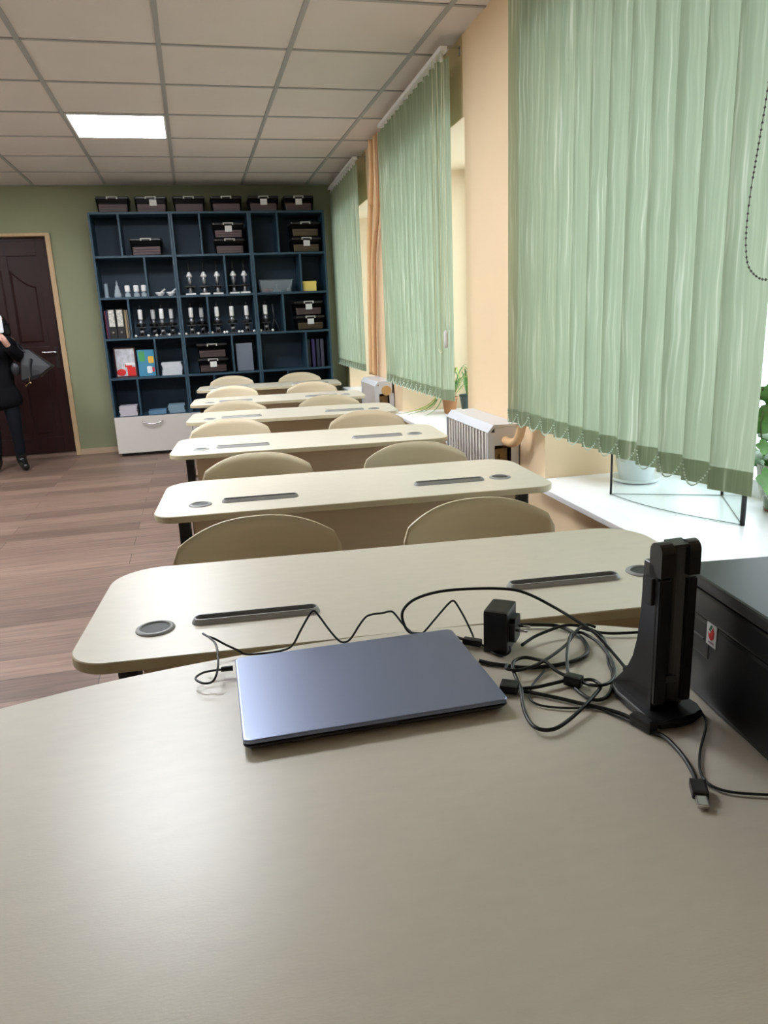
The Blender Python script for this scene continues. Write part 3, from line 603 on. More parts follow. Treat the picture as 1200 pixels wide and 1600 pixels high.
# laptop
lx, ly = .192, .984
t = thing('laptop', 'closed grey aluminium laptop lying on the beige desk', 'laptop', (lx, ly, TH), R(-.8))
def shell(d, z): return [(x, y, z) for x, y in rrect(-.18 + d, .18 - d, -.126 + d, .126 - d, [.010] * 4, 5)]
bm = B(); loft(bm, [shell(.012, .003), shell(.003, .005), shell(0, .009), shell(.0, .0105), shell(.002, .011)], smooth=False); obj('base', bm, alu_dark, t)
bm = B(); loft(bm, [shell(.004, .0112), shell(.004, .0125)], smooth=False); obj('lid_gasket', bm, blackg, t)
bm = B(); loft(bm, [shell(.002, .0128), shell(0, .0134), shell(0, .0172), shell(.0012, .0184), shell(.003, .0186)], smooth=False)
ld = obj('lid', bm, alu, t)
bm = B(); box(bm, -.022, .022, -.1262, -.1245, .0112, .0131); obj('finger_notch', bm, blackg, t)
for sx in (-1, 1):
    for sy in (-1, 1):
        bm = B(); box(bm, sx * .14 - .015, sx * .14 + .015, sy * .1 - .004, sy * .1 + .004, 0, .0034, bev=.001); obj('rubber_foot', bm, blackg, t)
# charger
CHG = [(-0.007, 1.091, 0.762), (-0.016, 1.092, 0.762), (-0.036, 1.09, 0.762), (-0.048, 1.074, 0.762), (-0.038, 1.055, 0.762), (-0.025, 1.053, 0.762), (-0.017, 1.056, 0.77), (-0.012, 1.08, 0.78), (-0.013, 1.132, 0.786), (-0.022, 1.164, 0.786), (-0.033, 1.187, 0.786), (-0.026, 1.178, 0.784), (-0.015, 1.173, 0.78), (0.002, 1.165, 0.77), (0.021, 1.158, 0.76), (0.033, 1.152, 0.754), (0.06, 1.146, 0.754), (0.091, 1.142, 0.756), (0.109, 1.142, 0.763), (0.124, 1.14, 0.788), (0.14, 1.14, 0.813), (0.148, 1.14, 0.819), (0.156, 1.14, 0.809), (0.172, 1.14, 0.781), (0.187, 1.14, 0.76), (0.198, 1.142, 0.755), (0.208, 1.14, 0.762), (0.223, 1.14, 0.783), (0.235, 1.14, 0.796), (0.246, 1.14, 0.799), (0.264, 1.14, 0.799), (0.278, 1.14, 0.8), (0.286, 1.14, 0.793), (0.301, 1.14, 0.77), (0.314, 1.135, 0.757), (0.32, 1.13, 0.754), (0.332, 1.13, 0.758), (0.352, 1.125, 0.782), (0.373, 1.12, 0.807), (0.383, 1.12, 0.812), (0.389, 1.115, 0.804), (0.397, 1.1, 0.784), (0.405, 1.09, 0.761), (0.404, 1.072, 0.754), (0.413, 1.055, 0.753), (0.417, 1.025, 0.753), (0.427, 1.010, 0.754), (0.437, 1.008, 0.760), (.441, 1.016, .765)]
t = thing('laptop_charger', 'black wall charger with thin zigzag cord plugged into the laptop', 'charger', (.437, 1.052, TH), R(-38))
def rel(P, o): M_ = (Matrix.Translation(o.location) @ Matrix.Rotation(o.rotation_euler.z, 4, 'Z')).inverted(); return [M_ @ Vector(p) for p in P]
bxo('adapter_body', blackp, t, -.018, .022, -.030, .030, .0, .072, bev=.006)
bm = B(); prism(bm, rrect(-.016, .016, -.019, .019, [.008] * 4, 4), 0, .009)
for v in bm.verts: v.co = Vector((.022 + v.co.z, v.co.y, .037 + v.co.x * 1.3))
obj('plug_head', bm, blackp, t)
for s in (-1, 1):
    bm = B(); cyl(bm, (.031, s * .0095, .037), (.048, s * .0095, .037), .0022, n=10); sphere(bm, (.048, s * .0095, .037), .0022, seg=8); obj('prong', bm, steel, t)
bm = B(); tube(bm, rel(CHG, t), .0018, sub=5); obj('cord', bm, blackg, t)
bm = B(); tube(bm, rel([(-.009, 1.0915, .7622), (.002, 1.091, .7622), (.009, 1.0905, .7622)], t), .0042, sub=2, n=12); obj('barrel_plug', bm, blackp, t)
# tangle of cables
def cable(name, label, segs, extra=()):
    t = thing(name, label, 'cable', (0.45, .95, TH)); o = Vector(t.location)
    for nm, P, r in segs:
        P = [(p[0], p[1], max(p[2], TH + r + .0003)) for p in P]
        bm = B(); tube(bm, [Vector(p) - o for p in P], r, sub=5, n=10); obj(nm, bm, blackg, t)
    for nm, a, b_, w_, h_, m_ in extra:
        a, b_ = Vector(a), Vector(b_); d = (b_ - a); L_ = d.length; ang = math.atan2(d.y, d.x); bm = B()
        box(bm, 0, L_, -w_ / 2, w_ / 2, -h_ / 2, h_ / 2, bev=min(w_, h_) * .3)
        q = Matrix.Translation(a - o) @ d.to_track_quat('X', 'Z').to_matrix().to_4x4(); bm.transform(q); obj(nm, bm, m_, t)
    return t
BIG = [(0.4, 1.067, 0.756), (0.385, 1.085, 0.757), (0.362, 1.125, 0.755), (0.335, 1.128, 0.756), (0.317, 1.13, 0.758), (0.302, 1.125, 0.768), (0.295, 1.13, 0.79), (0.3, 1.13, 0.807), (0.321, 1.13, 0.821), (0.36, 1.12, 0.832), (0.417, 1.11, 0.833), (0.471, 1.09, 0.832), (0.499, 1.07, 0.826), (0.527, 1.04, 0.812), (0.543, 1.0, 0.804), (0.559, 0.96, 0.793), (0.569, 0.92, 0.774), (0.572, 0.89, 0.763), (0.572, 0.872, 0.760)]
cable('power_cable', 'black cable rising in a high loop behind laptop to the document camera', [('cord', BIG, .0025)], [('plug', (.384, 1.076, .7585), (.408, 1.056, .7585), .013, .011, blackp), ('strain_relief', (.572, .895, .7645), (.572, .872, .760), .009, .009, blackp)])
THICK = [(0.36, 1.02, 0.754), (0.385, 1.005, 0.754), (0.398, 0.990, 0.754), (0.415, 0.978, 0.754), (0.434, 0.964, 0.754), (0.454, 0.957, 0.754), (0.478, 0.954, 0.754), (0.505, 0.954, 0.754), (0.532, 0.961, 0.754), (0.553, 0.974, 0.754), (0.566, 0.997, 0.754), (0.574, 1.028, 0.754), (0.572, 1.052, 0.754), (0.567, 1.072, 0.754), (0.558, 1.082, 0.756), (0.545, 1.092, 0.756), (0.525, 1.100, 0.756), (0.50, 1.108, 0.756), (0.478, 1.112, 0.756), (.45, 1.105, .756)]
THICK = [p for p in THICK if p[0] > .38]
cable('video_cable', 'thick black cable lying in a wide flat loop right of the charger', [('cord', THICK, .0033)])
MID = [(0.468, 1.03, 0.757), (0.496, 1.046, 0.76), (0.526, 1.055, 0.763), (0.561, 1.060, 0.766), (0.584, 1.050, 0.765), (0.598, 1.034, 0.762), (0.605, 1.02, 0.757), (0.600, 1.0, 0.755), (0.587, 0.970, 0.754), (0.568, 0.933, 0.754), (0.558, 0.907, 0.754), (0.545, 0.884, 0.754), (0.528, 0.859, 0.754), (0.512, 0.843, 0.754), (0.496, 0.838, 0.754), (0.487, 0.845, 0.754), (0.483, 0.861, 0.754), (0.482, 0.879, 0.754)]
MID2 = [(0.413, 0.962, 0.763), (0.407, 0.95, 0.763), (0.421, 0.94, 0.763), (0.445, 0.944, 0.763), (0.469, 0.955, 0.763), (0.503, 0.977, 0.763), (0.536, 1.003, 0.763), (0.563, 1.026, 0.770), (0.587, 1.038, 0.772), (0.6, 1.03, 0.769)]
cable('coiled_cable', 'medium black cable coiled on the desk under the looped one', [('cord', MID, .0027), ('cord', MID2, .0025)])
LOOP = [(0.502, 0.892, 0.757), (0.514, 0.889, 0.757), (0.518, 0.876, 0.757), (0.513, 0.862, 0.759), (0.493, 0.844, 0.759), (0.466, 0.822, 0.759), (0.434, 0.801, 0.757), (0.407, 0.786, 0.757), (0.389, 0.786, 0.757), (0.38, 0.8, 0.757), (0.382, 0.825, 0.757), (0.39, 0.854, 0.757), (0.402, 0.887, 0.762), (0.411, 0.919, 0.757), (0.417, 0.949, 0.760), (0.423, 0.964, 0.762), (0.434, 0.975, 0.762), (0.449, 0.978, 0.762), (0.461, 0.968, 0.762), (0.471, 0.95, 0.764), (0.477, 0.926, 0.759), (0.484, 0.91, 0.758)]
TAIL = [(0.404, 0.897, 0.757), (0.412, 0.896, 0.757), (0.431, 0.894, 0.757), (0.453, 0.896, 0.757), (0.479, 0.899, 0.757)]
TAIL2 = [(0.495, 0.88, 0.76), (0.501, 0.862, 0.764), (0.514, 0.858, 0.764), (0.532, 0.867, 0.762), (0.553, 0.892, 0.76), (0.567, 0.92, 0.76), (0.578, 0.957, 0.76), (0.584, 0.993, 0.76), (0.582, 1.02, 0.76), (0.574, 1.034, 0.762), (0.558, 1.028, 0.765), (0.541, 1.008, 0.768), (0.516, 0.968, 0.768), (0.494, 0.926, 0.763), (0.487, 0.906, 0.76)]
cable('usb_cable', 'black cable with ferrite bead, its loop reaching nearest the camera', [('cord', LOOP, .0027), ('cord', TAIL, .0027), ('cord', TAIL2, .0025)], [('ferrite_bead', (.478, .902, .7595), (.495, .882, .7595), .017, .016, blackp), ('plug', (.382, .914, .7575), (.404, .900, .7575), .024, .012, blackp)])
MAIN = [(0.405, 0.898, 0.754), (0.43, 0.876, 0.754), (0.448, 0.859, 0.754), (0.467, 0.839, 0.754), (0.486, 0.82, 0.754), (0.504, 0.799, 0.754), (0.514, 0.776, 0.754), (.520, .745, .754), (0.526, 0.732, 0.754), (0.526, 0.712, 0.754), (0.522, 0.685, 0.754), (0.513, 0.655, 0.754), (0.502, 0.632, 0.756)]
cable('charging_cable', 'black cord ending in a silver USB plug at front right of desk', [('cord', MAIN, .0028)], [('ferrite_bead', (.512, .778, .7585), (.521, .744, .7585), .016, .0155, blackp), ('usb_grip', (.503, .634, .7575), (.492, .612, .7555), .018, .010, graphite), ('usb_contact', (.4925, .613, .7555), (.484, .596, .7545), .0125, .0052, steel)])
THIN = [(0.467, 0.945, 0.753), (0.445, 0.924, 0.753), (0.426, 0.904, 0.753), (0.412, 0.880, 0.753), (0.409, 0.866, 0.753), (0.415, 0.852, 0.753), (0.430, 0.841, 0.753), (0.455, 0.830, 0.753), (0.483, 0.822, 0.753), (0.500, 0.790, 0.753), (0.512, 0.762, 0.757), (0.532, 0.747, 0.762), (0.56, 0.749, 0.764), (0.585, 0.753, 0.762), (0.602, 0.762, 0.758), (0.600, 0.748, 0.754), (0.586, 0.73, 0.753), (0.548, 0.689, 0.753), (0.524, 0.656, 0.753), (0.517, 0.632, 0.753), (0.530, 0.612, 0.753), (0.569, 0.594, 0.753), (0.593, 0.585, 0.753), (.615, .56, .753), (.66, .50, .753), (.70, .42, .753)]
cable('thin_cable', 'thin black wire passing before the document camera towards right edge', [('cord', THIN, .0016)])
cable('short_cable', 'black cable running behind the document camera to the right', [('cord', [(0.589, 1.065, 0.756), (0.602, 1.045, 0.756), (0.621, 1.028, 0.756), (0.653, 1.018, 0.756), (0.682, 1.01, 0.757), (0.698, 0.998, 0.758), (.72, .96, .758)], .0025)])
# document camera (folded upright)
t = thing('document_camera', 'folded black document camera standing upright beside the printer', 'document camera', (.568, .79, TH), R(1))
def sideprism(bm, prof, xa, xb):     # profile in y,z extruded in x
    a = [bm.verts.new((xa, y, z)) for y, z in prof]; b_ = [bm.verts.new((xb, y, z)) for y, z in prof]; n = len(prof)
    for i in range(n): bm.faces.new([a[i], a[(i + 1) % n], b_[(i + 1) % n], b_[i]])
    bm.faces.new(a[::-1]); bm.faces.new(b_)
prof = [(-.012, .012), (.078, .006), (.078, .014), (.066, .026), (.046, .046), (.032, .072), (.024, .10), (.02, .14), (.018, .215), (.0, .215), (-.012, .20)]
bm = B(); sideprism(bm, [(y, z) for y, z in prof], -.031, -.019); bmesh.ops.bevel(bm, geom=bm.edges[:], offset=.0012, segments=1, affect='EDGES'); obj('stand_spine', bm, graphite, t)
bm = B(); sideprism(bm, [(.0, .012), (.072, .006), (.064, .02), (.044, .035), (.026, .06), (.016, .10), (.014, .2), (.0, .2)], -.019, .022); obj('stand_back', bm, blackp, t)
foot = [(-.046, -.026), (-.034, -.040), (-.012, -.044), (.012, -.042), (.034, -.032), (.040, -.014), (.032, .066), (-.034, .080), (-.044, .05)]
bm = B(); slab(bm, foot, 0.0005, .013, .003); bm.transform(Matrix.Rotation(0, 4, 'Z')); obj('foot_plate', bm, blackp, t)
for s, nm in ((-1, 'arm_rail'), (1, 'arm_rail')):
    xa, xb = (-.030, -.013) if s < 0 else (.011, .025)
    bm = B(); sideprism(bm, [(-.018, .022), (.004, .022), (.004, .196), (-.018, .196)], xa, xb); bmesh.ops.bevel(bm, geom=bm.edges[:], offset=.002, segments=2, affect='EDGES'); o = obj(nm, bm, graphite, t)
    arc = [(-.019 + .0125 + .0125 * math.cos(R(a)), .231 + .0125 * math.sin(R(a))) for a in range(180, -1, -20)]
    bm = B(); sideprism(bm, [(-.019, .199), (.006, .199)][::-1] + arc, xa - .001, xb + .001); obj('hinge_cap', bm, graphite, t)
bm = B(); n = 10
rings = []
for z in (.018, .238):
    ring = [(.0135 * math.cos(R(180 + 180 * i / n)) * -1, -.012 + .009 * (1 - abs(math.cos(R(180 * i / n)))) , z) for i in range(n + 1)] + [(.0135 * -1 * math.cos(0), .004, z)][::1] + []
    rings.append([(-.0135, -.014, z)] + [(-.0135 + .027 * i / n, -.014 + .011 * math.sin(math.pi * i / n), z) for i in range(1, n)] + [(.0135, -.014, z), (.0135, .004, z), (-.0135, .004, z)])
loft(bm, rings, smooth=False); obj('groove_panel', bm, mat('groove_grey', (58, 55, 52), .3), t)
bm = B(); sideprism(bm, [(-.015, .236), (.004, .236), (.004, .243), (-.015, .240)], -.013, .012); obj('groove_top', bm, mat('groove_grey', (58, 55, 52), .3), t)
bm = B(); box(bm, -.008, .010, -.0085, -.003, .046, .056, bev=.002); obj('metal_strip', bm, mat('strip_grey', (90, 90, 90), .4), t)
bm = B(); box(bm, -.036, -.030, -.008, .012, .160, .196, bev=.0015); obj('latch_tab', bm, blackp, t)
# printer
t = thing('printer', 'large black printer with small white sticker at right end of desk', 'printer', (.637, .868, TH), R(-8))
pb = mat('printer_black', (11, 11, 12), .3); pt = mat('printer_top', (38, 38, 40), .42)
PW, PD, PH = .47, .40, .178
bxo('body', pb, t, 0, PW, -PD, 0, .006, .122, bev=.006)
bxo('scanner_unit', pb, t, -.003, PW + .003, -PD - .004, .0, .124, .160, bev=.004)
bm = B(); box(bm, -.003, PW + .003, -PD - .004, .002, .1615, PH, bev=.004); obj('scanner_lid', bm, pt, t)
bm = B(); box(bm, -.0008, .004, -.085, -.008, .070, .092, bev=.0016); obj('grip_recess', bm, graphite, t)
bm = B(); box(bm, -.0016, .001, -.072, .0, .0935, .0955); obj('grip_lip', bm, mat('lip_grey', (80, 80, 84), .4), t)
for q in ((.03, -.03), (PW - .03, -.03), (.03, -PD + .03), (PW - .03, -PD + .03)):
    bm = B(); cyl(bm, (*q, 0), (*q, .007), .012, n=12); obj('rubber_foot', bm, blackg, t)
bm = B(); box(bm, -.0012, -.0001, -.102, -.079, .092, .126); st = obj('sticker', bm, mat('sticker_white', (200, 198, 198), .5), t)
def flat(nm, pts, m_):     # small printed shape on the printer's left side, pts in (y from sticker left, z)
    bm = B(); a = [bm.verts.new((-.0012, -.079 - y, .092 + z)) for y, z in pts]; b_ = [bm.verts.new((-.0016, -.079 - y, .092 + z)) for y, z in pts]; n = len(pts)
    for i in range(n): bm.faces.new([a[i], a[(i + 1) % n], b_[(i + 1) % n], b_[i]])
    bm.faces.new(a); bm.faces.new(b_[::-1]); return obj(nm, bm, m_, st)
flat('green_mark', [(.0055, .021), (.0095, .029), (.0135, .029), (.009, .0195)], mat('mark_green', (20, 90, 60), .5))
flat('red_mark', [(.0045, .0185), (.0075, .0155), (.0155, .0275), (.0185, .021), (.0180, .014), (.0150, .0095), (.0105, .008), (.0070, .010), (.0048, .014)], mat('mark_red', (190, 24, 30), .5))
for k in range(5): flat('print_mark', [(.006 + k * .0026, .0035), (.0078 + k * .0026, .0035), (.0078 + k * .0026, .0062), (.006 + k * .0026, .0062)], mat('mark_grey', (130, 110, 125), .5))
# ------------------------------------------------------------------ vertical blinds
def blind(ya_, yb_, ztop, zbot, label, ang, chain_y=None, gap=.0, weight=False, step=.125):
    t = thing('vertical_blind', label, 'blind', WLOC, -WA, 'pale green vertical blinds at the windows'); X0 = -.10
    bm = B(); box(bm, X0 - .02, X0 + .02, ya_, yb_ + .02, ztop + .028, ztop + .052, bev=.003); obj('head_rail', bm, white_pvc, t)
    for yy in (ya_ + .03, (ya_ + yb_) / 2, yb_ - .03):
        bm = B(); box(bm, X0 - .012, -.002, yy - .012, yy + .012, ztop + .053, ztop + .060); box(bm, -.006, -.002, yy - .012, yy + .012, ztop + .015, ztop + .06); obj('bracket', bm, steel, t)
    W_ = .127; n = int(round((yb_ - ya_) / step)); hooks = []
    for i in range(n + 1):
        yc = ya_ + .04 + (yb_ - ya_ - .08) * i / n; a = R(ang + random.uniform(-2.5, 2.5)); bm = B(); cols = []
        dirv = Vector((math.sin(a), math.cos(a), 0)); nr = Vector((math.cos(a), -math.sin(a), 0)); M_ = 8
        for j in range(M_ + 1):
            u = -1 + 2 * j / M_; c = Vector((X0, yc, 0)) + dirv * (u * W_ / 2) + nr * (.0035 * (1 - u * u))
            cols.append([bm.verts.new((c.x, c.y, z)) for z in (zbot, ztop)])
        for j in range(M_): f = bm.faces.new([cols[j][0], cols[j + 1][0], cols[j + 1][1], cols[j][1]]); f.smooth = True
        for side in (1,):    # sewn hem pocket: a second and third layer with the weight inside
            hc = []
            for off in (-.0015,):
                for (za, zb) in ((zbot - .001, zbot + .062),):
                    col = []
                    for j in range(M_ + 1):
                        u = -1 + 2 * j / M_; c = Vector((X0, yc, 0)) + dirv * (u * W_ / 2) + nr * (.0035 * (1 - u * u) + off)
                        col.append([bm.verts.new((c.x, c.y, z)) for z in (za, zb)])
                    for j in range(M_): f = bm.faces.new([col[j][0], col[j + 1][0], col[j + 1][1], col[j][1]]); f.smooth = True
        s = obj('slat', bm, fabric_m, t)
        bm = B(); cyl(bm, (X0, yc, ztop), (X0, yc, ztop + .03), .004, n=8); box(bm, X0 - .006, X0 + .006, yc - .012, yc + .012, ztop - .01, ztop + .004); obj('carrier', bm, white_pvc, s)
        hooks.append(Vector((X0, yc, zbot + .055)) + dirv * (W_ / 2 - .006) - nr * .006)
    bm = B()
    for side in (0,):
        for i in range(n):
            a_, b_ = hooks[i], hooks[i + 1]; P = [a_ + (b_ - a_) * k / 10 + Vector((-.012 * math.sin(math.pi * k / 10), 0, -.055 * (1 - (2 * k / 10 - 1) ** 2))) for k in range(11)]
            for p in crom(P, 2): 
                g = bmesh.ops.create_icosphere(bm, subdivisions=1, radius=.003, matrix=Matrix.Translation(p))
    obj('bottom_chain', bm, mat('chain_white', (205, 222, 208), .4), t)
    if chain_y is not None:
        bm = B()
        P = [(X0 - .03, chain_y, ztop + .03), (X0 - .035, chain_y + .002, 1.9), (X0 - .035, chain_y + .012, 1.35), (X0 - .03, chain_y + .008, 1.12), (X0 - .025, chain_y - .02, 1.075), (X0 - .02, chain_y - .05, 1.10), (X0 - .02, chain_y - .06, 1.35), (X0 - .02, chain_y - .05, ztop + .03)]
        for p in crom(P, 3): pass
        tube(bm, P, .0018, sub=5, n=6); obj('control_cord', bm, mat('cord_cream', (214, 214, 180), .5), t)
    if weight:
        bm = B(); lathe(bm, [(.006, 0), (.012, .006), (.012, .085), (.004, .1)], (X0 - .02, ya_ - .005, 1.10), 12); obj('cord_weight', bm, white_pl, t)
        bm = B(); tube(bm, [(X0 - .02, ya_ - .005, 1.2), (X0 - .02, ya_ - .004, 1.8), (X0 - .015, ya_, ztop + .03)], .0016, n=6); tube(bm, [(X0 - .0, ya_ - .01, 1.2), (X0 - .005, ya_ - .008, 1.8), (X0 - .005, ya_, ztop + .03)], .0016, n=6); obj('weight_cord', bm, mat('cord_cream', (214, 214, 180), .5), t)
    return t
bl1 = blind(1.58, 3.12, 2.575, .80, 'nearest green vertical blind, filling the upper right of the picture', -20)
bl2 = blind(4.10, 5.68, 2.575, .80, 'middle green vertical blind with white cord weight, above the spider plant', -22, chain_y=4.22, weight=True)
bl3 = blind(6.76, 8.26, 2.575, .815, 'farthest green vertical blind, beside the bookcases', -8)
bm = B()     # beaded control chain hanging before the near end of the first blind
P = [(-.16, 1.46, 2.58), (-.165, 1.47, 2.2), (-.17, 1.50, 1.75), (-.17, 1.535, 1.50), (-.17, 1.53, 1.38), (-.17, 1.49, 1.335), (-.17, 1.44, 1.33), (-.17, 1.40, 1.37), (-.17, 1.385, 1.6), (-.165, 1.39, 2.2), (-.16, 1.40, 2.58)]
Q = crom(P, 20); acc = 0; last = Q[0]
for p in Q:
    acc += (p - last).length; last = p
    if acc >= .0105: bmesh.ops.create_icosphere(bm, subdivisions=1, radius=.0032, matrix=Matrix.Translation(p)); acc = 0
tube(bm, P, .0009, sub=6, n=5)
obj('control_chain', bm, mat('bead_grey', (96, 92, 86), .4), bl1)
# ------------------------------------------------------------------ radiators and pipes
def radiator(y0_, y1_, ztop, label, round_pipe):
    t = thing('radiator', label, 'radiator', WLOC, -WA, 'white convector radiators on the window wall'); xf = -.165; zb = .12
    bm = B(); sideprof = [(xf, ztop - .035), (xf + .03, ztop), (-.004, ztop), (-.004, ztop - .012), (xf + .036, ztop - .012), (xf + .01, ztop - .04)]
    a = [bm.verts.new((x, y0_, z)) for x, z in sideprof]; b_ = [bm.verts.new((x, y1_, z)) for x, z in sideprof]
    for i in range(6): bm.faces.new([a[i], a[(i + 1) % 6], b_[(i + 1) % 6], b_[i]])
    bm.faces.new(a); bm.faces.new(b_[::-1]); obj('top_cover', bm, radi_m, t)
    bm = B(); nf = int((y1_ - y0_ - .04) / .044)
    for i in range(nf): y = y0_ + .02 + (y1_ - y0_ - .04) * (i + .5) / nf; box(bm, xf + .004, xf + .014, y - .014, y + .014, zb, ztop - .04, bev=.003)
    g = obj('front_grill', bm, radi_grill, t)
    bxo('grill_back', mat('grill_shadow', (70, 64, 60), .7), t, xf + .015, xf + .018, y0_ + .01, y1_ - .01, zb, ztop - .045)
    for y in (y0_, y1_ - .008):
        bm = B()
        box(bm, xf, xf + .035, y, y + .008, zb - .02, ztop - .036); box(bm, xf + .035, -.02, y, y + .008, ztop - .1, ztop - .013); box(bm, -.045, -.006, y, y + .008, zb - .02, ztop - .1)
        obj('end_plate', bm, radi_m, t)
    bm = B()
    for z in (ztop - .16, ztop - .24, ztop - .32, ztop - .40, ztop - .48): tube(bm, [(-.09, y0_ + .01, z), (-.09, y1_ - .01, z)], .011, sub=1)
    for i in range(22): y = y0_ + .03 + (y1_ - y0_ - .06) * i / 21; box(bm, -.125, -.055, y - .0008, y + .0008, zb + .02, ztop - .12)
    obj('fin_core', bm, mat('fin_metal', (140, 110, 70), .5, .4), t)
    if round_pipe:
        bm = B(); cyl(bm, (-.07, y0_ - .012, ztop - .075), (-.07, y0_ + .02, ztop - .075), .04, n=24); obj('valve_cap', bm, mat('brass_cap', (208, 168, 110), .4), t)
    return t
radiator(3.29, 3.97, .765, 'near white radiator in front of the wall between two blinds', False)
radiator(6.00, 6.62, .775, 'far white radiator with round tan cap, below the standing pipes', True)
bm = B(); tube(bm, [(-.075, 3.33, .69), (-.075, 3.26, .685), (-.072, 3.2, .69), (-.066, 3.16, .71), (-.06, 3.135, .76), (-.055, 3.12, .84), (-.05, 3.11, 1.1), (-.05, 3.11, 2.62)], .021, n=14)
o = tag(obj('heating_pipe', bm, pipe_m, loc=WLOC, rz=-WA), 'tan heating pipe bending up from the near radiator behind the blind', 'pipe')
t = thing('standing_pipe', 'pair of tan heating pipes rising from the far radiator to ceiling', 'pipe', WLOC, -WA)
bm = B(); tube(bm, [(-.05, 6.30, 2.66), (-.05, 6.33, 2.45), (-.05, 6.42, 2.2), (-.05, 6.52, 1.95), (-.05, 6.60, 1.6), (-.05, 6.66, 1.2), (-.05, 6.71, .79)], .022, n=12); obj('pipe', bm, pipe_m, t)
bm = B(); tube(bm, [(-.045, 6.16, 2.66), (-.045, 6.18, 2.4), (-.045, 6.22, 2.1), (-.045, 6.42, 1.8), (-.045, 6.50, 1.5), (-.045, 6.56, 1.1), (-.045, 6.60, .79)], .018, n=12); obj('pipe', bm, pipe_m, t)
bm = B(); tube(bm, [(-.045, 6.08, 2.66), (-.045, 6.10, 2.4), (-.045, 6.14, 2.1), (-.045, 6.34, 1.8), (-.045, 6.43, 1.4), (-.045, 6.49, 1.1), (-.045, 6.53, .79)], .012, n=10); obj('thin_pipe', bm, mat('pipe_dark', (176, 132, 96), .4), t)
bm = B(); tube(bm, [(-.075, 6.36, 2.17), (-.02, 6.5, 2.19)], .012, sub=1); obj('pipe_clamp', bm, pipe_m, t)
# ------------------------------------------------------------------ things on the sills
SZT = SZ + .0225
def pot(t, r, h, m_, mi=0):
    bm = B(); lathe(bm, [(r * .68, 0), (r * .7, .004), (r * .95, h * .86), (r * 1.03, h * .87), (r * 1.03, h), (r * .93, h), (r * .9, h * .9), (r * .2, h * .88)], n=28); return obj('pot', bm, m_, t)
def soil(t, r, z):
    bm = B(); lathe(bm, [(r * .86, z - .005), (r * .86, z)], n=20); return obj('soil', bm, mat('soil', (60, 44, 34), .9), t)
def blade(bm, base, dirv, L_, up, w_, mi=0, n=9, droop=1.0):
    d = Vector(dirv).normalized(); s = Vector((-d.y, d.x, 0)).normalized() if abs(d.x) + abs(d.y) > 0 else Vector((1, 0, 0)); prev = None
    for i in range(n + 1):
        t_ = i / n; c = Vector(base) + d * (L_ * t_) + Vector((0, 0, up * math.sin(math.pi * min(1, t_ * droop) * .9) * (1))); ww = w_ * (math.sin(math.pi * min(.97, t_ * .88 + .12))) + .0005
        row = [bm.verts.new(c - s * ww), bm.verts.new(c + Vector((0, 0, -ww * .35))), bm.verts.new(c + s * ww)]
        if prev:
            for k in (0, 1): f = bm.faces.new([prev[k], prev[k + 1], row[k + 1], row[k]]); f.smooth = True
        prev = row
# window 2: spider plant in terracotta pot, dark pot behind
p = Vector((1.86, 5.43, SZT))
t = thing('spider_plant', 'spider plant in a terracotta pot, leaves trailing over the white sill', 'potted plant', p)
pot(t, .062, .125, terracotta); soil(t, .062, .112)
for i in range(46):
    a = random.uniform(0, 6.28); L_ = random.uniform(.12, .30); bm = B(); blade(bm, (.02 * math.cos(a), .02 * math.sin(a), .112), (math.cos(a), math.sin(a), 0), L_ * .7, random.uniform(.08, .27), .007, droop=random.uniform(.5, .95)); obj('leaf', bm, leaf_m if i % 3 else leaf_y, t)
for i, (dx, dy, L_) in enumerate([(-1, .12, .34), (-1, -.05, .27), (-1, .35, .2), (-.8, -.5, .22), (-.9, .6, .24), (-1, .25, .16)]):
    d = Vector((dx, dy, 0)).normalized(); bm = B()
    pp = [Vector((-.04, 0, .112)), d * (.07) + Vector((0, 0, .15)), d * (.07 + L_ * .3) + Vector((0, 0, .07)), d * (.07 + L_ * .65) + Vector((0, 0, .03)), d * (.07 + L_) + Vector((0, 0, .015))]
    tube(bm, pp, .003, sub=4, n=5, rad=lambda u: .0042 * (1 - u) + .0012); obj('leaf', bm, leaf_m if i % 2 else leaf_y, t)
t = thing('flower_pot', 'dark green pot behind the terracotta one, against the pier', 'plant pot', (2.035, 5.52, SZT)); pot(t, .062, .125, mat('dark_pot', (66, 84, 84), .4)); soil(t, .062, .112)
for i in range(10):
    a = random.uniform(0, 6.28); bm = B(); blade(bm, (0, 0, .112), (math.cos(a), math.sin(a), 0), .12, random.uniform(.1, .25), .007, droop=.6); obj('leaf', bm, leaf_m, t)
